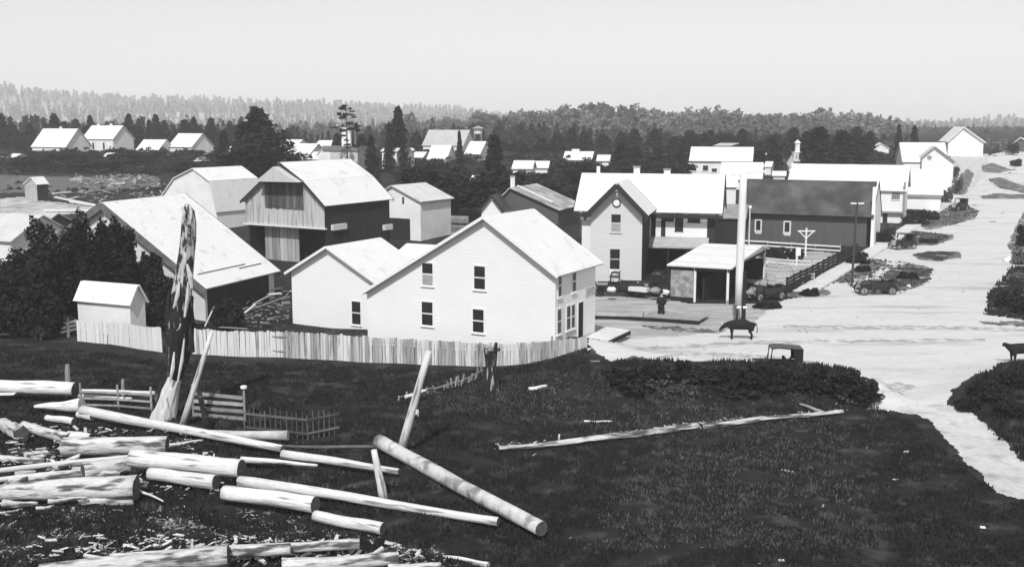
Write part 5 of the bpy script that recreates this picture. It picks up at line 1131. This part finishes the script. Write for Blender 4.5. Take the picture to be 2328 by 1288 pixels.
# sparse airy pine
g = G(790, 410); h = zat(g.x, g.y, 226) - g.z; kx = mpp(g.y)
ap = thing("airy_pine", "tall sparse pine with open tufted crown above the flat topped store", "tree", g)
tb = MB(); tb.tube([(0, 0, -.5), (.1, 0, h * .5), (0, 0, h * .98)], [.2, .14, .04], 8); tb.build("trunk", TRUNK, ap)
q = np.random.default_rng(5); bl = []
for i in range(30):
    f = q.uniform(.42, 1); rr = 33 * kx * (1 - (f - .5) * 1.5) * (.75 if f < .6 else 1.); x = q.uniform(-1, 1) * rr; bl.append((x, q.uniform(-1, 1) * rr * .7, h * f, q.uniform(.35, .8), q.uniform(.35, .8), q.uniform(.12, .3)))
V, T = bush_mesh(6, bl, 2200, .17); npmesh("crown", V, T, LEAF, ap)
b_ = MB()
for x, y, z, *_ in bl: b_.tube([(0, 0, z - .5), (x * .6, y * .6, z - .2), (x, y, z)], [.05, .035, .015], 4)
b_.build("branches", TRUNK, ap)
# clumps of countable trees
ORD = "first second third fourth fifth sixth seventh eighth ninth tenth eleventh twelfth thirteenth fourteenth fifteenth sixteenth seventeenth eighteenth nineteenth twentieth twenty-first twenty-second twenty-third twenty-fourth twenty-fifth twenty-sixth".split()
def ordlab(i, n, label):
    return ("leftmost " if i == 0 else "rightmost " if i == n - 1 else ORD[i] + " from left, ") + label
AVOID = [(1155, 1255, 396), (1268, 1352, 370), (1352, 1392, 380), (955, 1025, 372), (1025, 1105, 366), (862, 942, 382), (634, 740, 358), (1055, 1108, 424)]
def clump(kind, n, x0, x1, yb0, yb1, h0, h1, w0, w1, label, group, seed, topy=None):
    q = random.Random(seed)
    for i in range(n):
        px = x0 + (x1 - x0) * (i + q.random()) / n; g = G(px, q.uniform(yb0, yb1)); h = q.uniform(h0, h1)
        if topy:
            ty = q.uniform(*topy)
            for a0, a1, lim in AVOID:
                if a0 - 8 < px < a1 + 8: ty = max(ty, lim + q.uniform(-3, 10))
            h = max(1.5, zat(g.x, g.y, ty) - g.z)
        kd = kind if kind in 'cb' else q.choice('cb'); tree(kd, q.randrange(5 if kd == 'c' else 3), g, h, q.uniform(w0, w1) * (1 if kd == 'c' else 1.4), ordlab(i, n, label), group)
clump('c', 20, 925, 1290, 392, 440, 0, 0, 4.5, 7, "black conifer in the dense middle wood behind the grey roofed house", "black conifers of the middle wood", 1, (325, 385))
clump('b', 12, 930, 1310, 440, 500, 0, 0, 5, 8, "black bushy tree at the foot of the middle wood", "black bushy trees of the middle wood", 2, (385, 425))
clump('c', 14, 1290, 1575, 372, 400, 0, 0, 4.5, 7, "black conifer behind the dwelling roof", "black conifers behind the dwelling", 3, (318, 362))
clump('b', 8, 1300, 1560, 390, 420, 0, 0, 5, 8, "black bushy tree right behind the dwelling chimneys", "bushy trees behind the dwelling", 4, (355, 385))
clump('c', 16, 1700, 1990, 352, 396, 0, 0, 5, 8, "black conifer behind the church and long pale roof", "black conifers behind the church", 5, (295, 345))
clump('b', 6, 10, 520, 352, 362, 0, 0, 3, 5, "low dark bushy tree in front of the far row of houses", "bushy trees along the far row of houses", 6, (340, 350))
def behind(n, x0, x1, d0, d1, w0, w1, label, group, seed, topy):
    q = random.Random(seed)
    for i in range(n):
        px = x0 + (x1 - x0) * (i + q.random()) / n; y = q.uniform(d0, d1); x = (px - CX) / F * y; g = V3(x, y, tz(x, y)); h = zat(x, y, q.uniform(*topy)) - g.z; tree('c', q.randrange(5), g, h, q.uniform(w0, w1), ordlab(i, n, label), group)
behind(26, -40, 560, 325, 350, 5, 8, "dark conifer behind the far row of houses", "conifers behind the far row of houses", 7, (255, 300))
behind(24, 900, 1580, 290, 330, 6, 9, "black conifer at the back of the middle wood", "conifers at the back of the middle wood", 17, (290, 330))
behind(14, 1560, 2000, 300, 340, 6, 9, "dark conifer at the back of the wood behind the church", "conifers at the back of the church wood", 18, (285, 320))
clump('c', 8, 640, 900, 352, 380, 0, 0, 3.5, 6, "small dark conifer among the houses behind the hay barn", "conifers among the houses behind the hay barn", 8, (300, 335))
clump('c', 8, 935, 1120, 345, 362, 0, 0, 4, 7, "dark conifer around the dull grey roof", "conifers around the dull grey roof", 9, (290, 325))
clump('b', 5, 1575, 1700, 345, 365, 0, 0, 5, 8, "dark tree behind the plank topped building", "trees behind the plank topped building", 10, (300, 325))
clump('b', 12, 60, 540, 366, 398, 1.5, 3, 5, 9, "low dark bush in the field below the far row of houses", "low bushes in the upper left field", 11)
clump('c', 4, 950, 1060, 366, 380, 0, 0, 3, 4.5, "small conifer in front of the white roofed cottages", "small conifers in front of the cottages", 12, (345, 360))
# black shrubbery hiding the long roofed barn gable
def shrub(lab, px, yb, yt, wpx, seed, n=5200, leaf=.16, m=LEAFB, name="shrub", dy=0., loc=None):
    g = G(px, yb); g.y += 0; h = zat(g.x, g.y, yt) - g.z; r0 = wpx / 2 * mpp(g.y); q = np.random.default_rng(seed); B = [(0, 0, h * .35, r0 * .8, r0 * .6, h * .36)]
    for i in range(18): f = q.uniform(.12, .86); rr = r0 * (1.1 - .35 * f); a = q.uniform(0, 6.28); B.append((math.cos(a) * rr * .7, math.sin(a) * rr * .45, h * f, rr * .38, rr * .38, h * .14))
    V, T = bush_mesh(seed, B, n, leaf); V[:, 2] = np.maximum(V[:, 2], -.1)
    t = thing(name, lab, "shrub" if name == "shrub" else "tree", g); npmesh("foliage", V, T, m, t)
    st = MB(); 
    for k in range(4): a = k * 1.6; st.tube([(0, 0, -.2), (math.cos(a) * r0 * .2, math.sin(a) * r0 * .15, h * .35), (math.cos(a) * r0 * .4, math.sin(a) * r0 * .3, h * .65)], [.09, .06, .03], 5)
    st.build("stems", TRUNK, t); return t
shrub("tall black shrub directly in front of the left barn peak", 212, 733, 466, 110, 1, name="bushy_tree", n=10000)
shrub("tall black tree mass between the left roof and the barn", 125, 733, 484, 150, 2, name="bushy_tree", n=11000)
shrub("black tree at the far left edge below the left roof", 20, 745, 550, 170, 3, name="bushy_tree", n=10000)
shrub("black tree covering the lower left barn gable above the small shed", 272, 730, 512, 110, 4, name="bushy_tree", n=9000)
shrub("black tree right of the small shed covering the barn corner", 330, 728, 560, 100, 5, name="bushy_tree", n=8000)
shrub("low black tree behind the dead trunk", 385, 752, 606, 110, 6, n=8000, name="bushy_tree")
shrub("black shrub left of the small shed", 92, 765, 640, 120, 7, n=6000)
shrub("black shrub at the very left edge behind the meadow", -10, 765, 620, 130, 8, n=6000)
shrub("black tree standing against the left barn wall, deepest in the shrubbery", 245, 730, 490, 100, 9, name="bushy_tree", n=8000)
shrub("black rounded tree filling the hollow between left edge and barn", 80, 748, 540, 120, 10, name="bushy_tree", n=8000)
shrub("low black shrub under the barn eaves at the right", 520, 750, 680, 70, 21, n=3500)
for i, (px, yb, yt, wp_, lab, m_) in enumerate((
    (2010, 552, 515, 60, "rounded dark shrub at the street corner in front of the long store", LEAFB), (2085, 510, 475, 70, "dark hedge shrub below the white store", LEAFB), (2110, 500, 478, 50, "second hedge shrub below the white store near the boardwalk", LEAFB),
    (2150, 462, 425, 30, "scrubby bush right of the white store by the boardwalk", VERGE), (2175, 440, 395, 28, "scrubby bush between the gabled house and the road", VERGE), (2170, 400, 375, 24, "small scrubby bush below the hilltop house", VERGE),
    (2265, 345, 310, 60, "grey bush right of the hilltop house", VERGE), (2300, 352, 322, 36, "dark bush in front of the house at the right edge", LEAFB), (2310, 378, 360, 30, "small round dark bush on the hill road verge", LEAFB),
    (2325, 560, 508, 34, "dark bush at the right edge of the upper road", LEAFB), (2330, 600, 560, 60, "scrubby bush at the right edge below the dark one", VERGE), (2322, 640, 620, 60, "grey scrub bush at the right edge above the verge", VERGE),
    (2295, 700, 664, 60, "dark rounded bush on the verge at the right edge", LEAFB), (2335, 715, 672, 80, "dark bush cut by the right edge beside the rounded one", LEAFB),
    (1962, 618, 604, 34, "low dark bush on the first grassy verge by the pole", LEAFB), (2064, 634, 618, 44, "low dark bush on the broad verge behind the touring car", LEAFB), (2110, 552, 543, 44, "low dark bush on the verge behind the parked coupe", LEAFB),
    (1760, 588, 560, 60, "dark garden shrub in front of the first barn window", LEAFB), (1800, 592, 562, 60, "dark garden shrub in front of the second barn window", LEAFB), (1950, 600, 572, 50, "dark shrub at the upper end of the tarred fence", LEAFB),
    (1745, 700, 688, 60, "low dark weeds at the foot of the open wagon shed", LEAFB), (1840, 672, 655, 40, "low weeds at the lower end of the tarred fence", LEAFB))):
    shrub(lab, px, yb, yt, wp_, 40 + i, n=1300, leaf=.16, m=m_)
# shrubs along the weedy bank
for i, (px, yb, yt, wp_) in enumerate(((1490, 862, 828, 70), (1548, 870, 818, 50), (1660, 868, 826, 90), (1735, 874, 822, 50), (1806, 872, 838, 90), (1862, 890, 830, 50), (1925, 895, 846, 100), (1968, 906, 862, 60), (2240, 905, 866, 90), (2300, 880, 838, 70), (2200, 930, 900, 60), (2300, 950, 910, 90))):
    h_ = random.Random(i * 7 + 1); yt += h_.uniform(-4, 14)
    shrub(["leftmost low weed bush on the bank in front of the crossroads", "second low weed bush from the left on the crossroads bank", "third low weed bush from the left on the crossroads bank", "weed bush in front of the boxy parked car", "weed bush just right of the boxy parked car", "low weed bush third from the right end of the crossroads bank", "weed bush next to last on the right end of the crossroads bank", "rounded weed bush at the right tip of the crossroads bank", "dark weed bush at the top left of the right hand bank", "dark weed bush under the cow at the right edge", "low weed bush at the left foot of the right hand bank", "broad weed bush in the middle of the right hand bank"][i], px, yb, yt, wp_, 80 + i, n=2200, leaf=.1)

# ---------------------------------------------------------------- far woods
def woods(name, label, variants, pos, m, seed, hs, ws):
    q = np.random.default_rng(seed); VV, TT = [], []; off = 0
    for x, y, z, h in pos:
        V, T = variants[q.integers(len(variants))]; a = q.uniform(0, 6.28); s = ws * q.uniform(.75, 1.3) * h / 10.; c, s_ = math.cos(a), math.sin(a)
        W = np.stack([(V[:, 0] * c - V[:, 1] * s_) * s + x, (V[:, 0] * s_ + V[:, 1] * c) * s + y, V[:, 2] * h / 10. + z], -1); VV.append(W); TT.append(T + off); off += len(V)
    return tag(npmesh(name, np.concatenate(VV), np.concatenate(TT), m), label, "forest", kind="stuff")
LC = [conifer_mesh(30 + i, 10, 2.2, 60, .62, 4) for i in range(4)]; LB = [bush_mesh(40 + i, round_blobs(40 + i, 10, 3.6, 7), 260, .62) for i in range(4)]
def band(n, x0, x1, d0, d1, h0, h1, seed, topf=None):
    q = np.random.default_rng(seed); out = []
    for _ in range(n):
        px = q.uniform(x0, x1); y = q.uniform(d0, d1); x = (px - CX) / F * y; z = tz(x, y); h = q.uniform(h0, h1)
        if topf: h = max(3, zat(x, y, topf(px) + q.normal() * 7 - (y - d1) * 0) - z)
        out.append((x, y, z - .3, h))
    return out
tf1 = lambda px: np.interp(px, [-100, 0, 120, 300, 560, 700, 1000, 1150, 1250, 1330, 1550, 1750, 1900, 1990, 2030, 2150, 2500], [262, 262, 276, 284, 290, 296, 292, 285, 290, 296, 300, 304, 300, 300, 318, 330, 324])
woods("near_woods", "dark mixed wood closing the town behind the far houses", LC + LB[:1], band(420, -150, 2060, 345, 470, 8, 12, 1, tf1), mat("mid_foliage", .03, .4, .06, fine=.3), 1, 1, 1)
tf2 = lambda px: np.interp(px, [-100, 600, 1000, 1150, 1250, 1330, 1420, 1550, 1750, 1850, 1980, 2060, 2500], [285, 285, 276, 268, 257, 251, 257, 262, 266, 264, 270, 292, 305])
woods("grey_woods", "paler haze toned wood rising behind the dark trees", LB + LC[:2], band(620, 1080, 2350, 480, 640, 9, 14, 2, tf2), LEAFG, 2, 1, 1.1)
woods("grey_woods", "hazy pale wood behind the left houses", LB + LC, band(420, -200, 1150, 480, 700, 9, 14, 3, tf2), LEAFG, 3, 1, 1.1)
q = np.random.default_rng(9); pos = []
SC = [conifer_mesh(60 + i, 10, 1.9, 26, .85, 3) for i in range(4)]
for _ in range(5200):
    px = q.uniform(-150, 2480); y = 850 + 1600 * q.random() ** .8; x = (px - CX) / F * y; pos.append((x, y, float(hillz(x, y)) - 1, q.uniform(14, 27) * float(.42 + .58 * sst(900, 2000, y))))
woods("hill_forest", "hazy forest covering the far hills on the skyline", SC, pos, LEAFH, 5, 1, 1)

SB = [bush_mesh(70 + i, round_blobs(70 + i, 10, 6, 6), 150, .9) for i in range(4)]
def scrub(label, outline, n, h0, h1, seed, m=SCRUB):
    q = np.random.default_rng(seed); P = np.array(outline, float); pos = []
    while len(pos) < n:
        a = q.uniform(P.min(0), P.max(0), (400, 2)); a = a[inpoly(a[:, 0], a[:, 1], outline)]
        for px, py in a: g = G(px, py); pos.append((g.x, g.y, g.z - .2, q.uniform(h0, h1)))
    return woods("scrub", label, SB, pos[:n], m, seed, 1, 1.6)
scrub("low black scrub covering the field below the far row of houses", [(-60, 352), (540, 350), (560, 400), (380, 398), (180, 396), (-60, 396)], 420, .6, 1.8, 1)
scrub("black undergrowth filling the middle wood", [(860, 362), (1300, 350), (1580, 352), (1600, 400), (1330, 395), (1300, 470), (1060, 480), (980, 460), (900, 410)], 520, .8, 2.6, 2)
scrub("dark undergrowth around the church and the cottages", [(1600, 352), (2050, 345), (2050, 370), (1780, 380), (1600, 375)], 200, .8, 2.2, 3)
for i_, P_ in enumerate(([(2095, 510), (2140, 480), (2180, 466), (2224, 480), (2212, 494), (2170, 510)], [(2045, 540), (2072, 527), (2110, 532), (2160, 537), (2120, 556), (2062, 556)], [(2235, 378), (2255, 371), (2296, 386), (2270, 392)], [(2248, 408), (2275, 405), (2330, 426), (2350, 440), (2275, 428)], [(2080, 580), (2110, 574), (2180, 575), (2140, 592)], [(2230, 448), (2300, 442), (2350, 448), (2250, 452)])):
    scrub(["grey tufts on the uppermost roadside patch by the boardwalk", "grey tufts around the parked coupe", "grey tufts on the highest patch of the hill road", "grey tufts on the long slanting patch of the hill road", "thin grey tufts on the oval patch in the road", "thin grey tufts on the narrow strip at the right road edge"][i_], P_, 70, .1, .32, 50 + i_, mat("grey_tuft_foliage", .07, .5, .5, patch=(.16, .4, .58, .06)))
scrub("ragged dark weeds and brambles covering the face of the crossroads bank", [(1380, 850), (1480, 842), (1850, 850), (1985, 880), (1975, 925), (1850, 905), (1500, 900), (1400, 900)], 170, .2, .9, 60)
scrub("scattered rank weeds in the right meadow", [(1350, 900), (1950, 950), (2200, 1120), (2300, 1280), (1300, 1280), (1150, 1000)], 130, .1, .3, 61, LEAFB)
scrub("dark brambles grown up round the walls of the far row of houses", [(60, 353), (160, 353), (270, 352), (450, 356), (450, 362), (60, 362)], 70, 1.4, 2.6, 70)
scrub("dark weeds around the outhouse and the far left yard", [(-60, 425), (60, 415), (180, 430), (370, 418), (380, 440), (200, 445), (130, 440), (-60, 445)], 60, .3, .9, 4)
scrub("black weeds between the houses behind the hay barn", [(560, 350), (900, 345), (900, 400), (820, 400), (640, 375), (560, 380)], 160, .6, 2.0, 5)

# ---------------------------------------------------------------- air
hz = MB(); hz.box((0, 1690, 56), (3400, 1790, 60.5)); ho = hz.build("haze", WHITE); ho.data.materials.clear()
hm_ = bpy.data.materials.new("air"); hm_.use_nodes = True; n = hm_.node_tree.nodes; n.remove(n["Principled BSDF"]); pv = n.new("ShaderNodeVolumePrincipled")
pv.inputs["Color"].default_value = (.97, .97, .97, 1); pv.inputs["Density"].default_value = HAZE; pv.inputs["Anisotropy"].default_value = .0
hm_.node_tree.links.new(pv.outputs[0], n["Material Output"].inputs["Volume"]); ho.data.materials.append(hm_); tag(ho, kind="stuff"); ho["label"] = "thin summer haze over the town"; ho.display_type = 'WIRE'
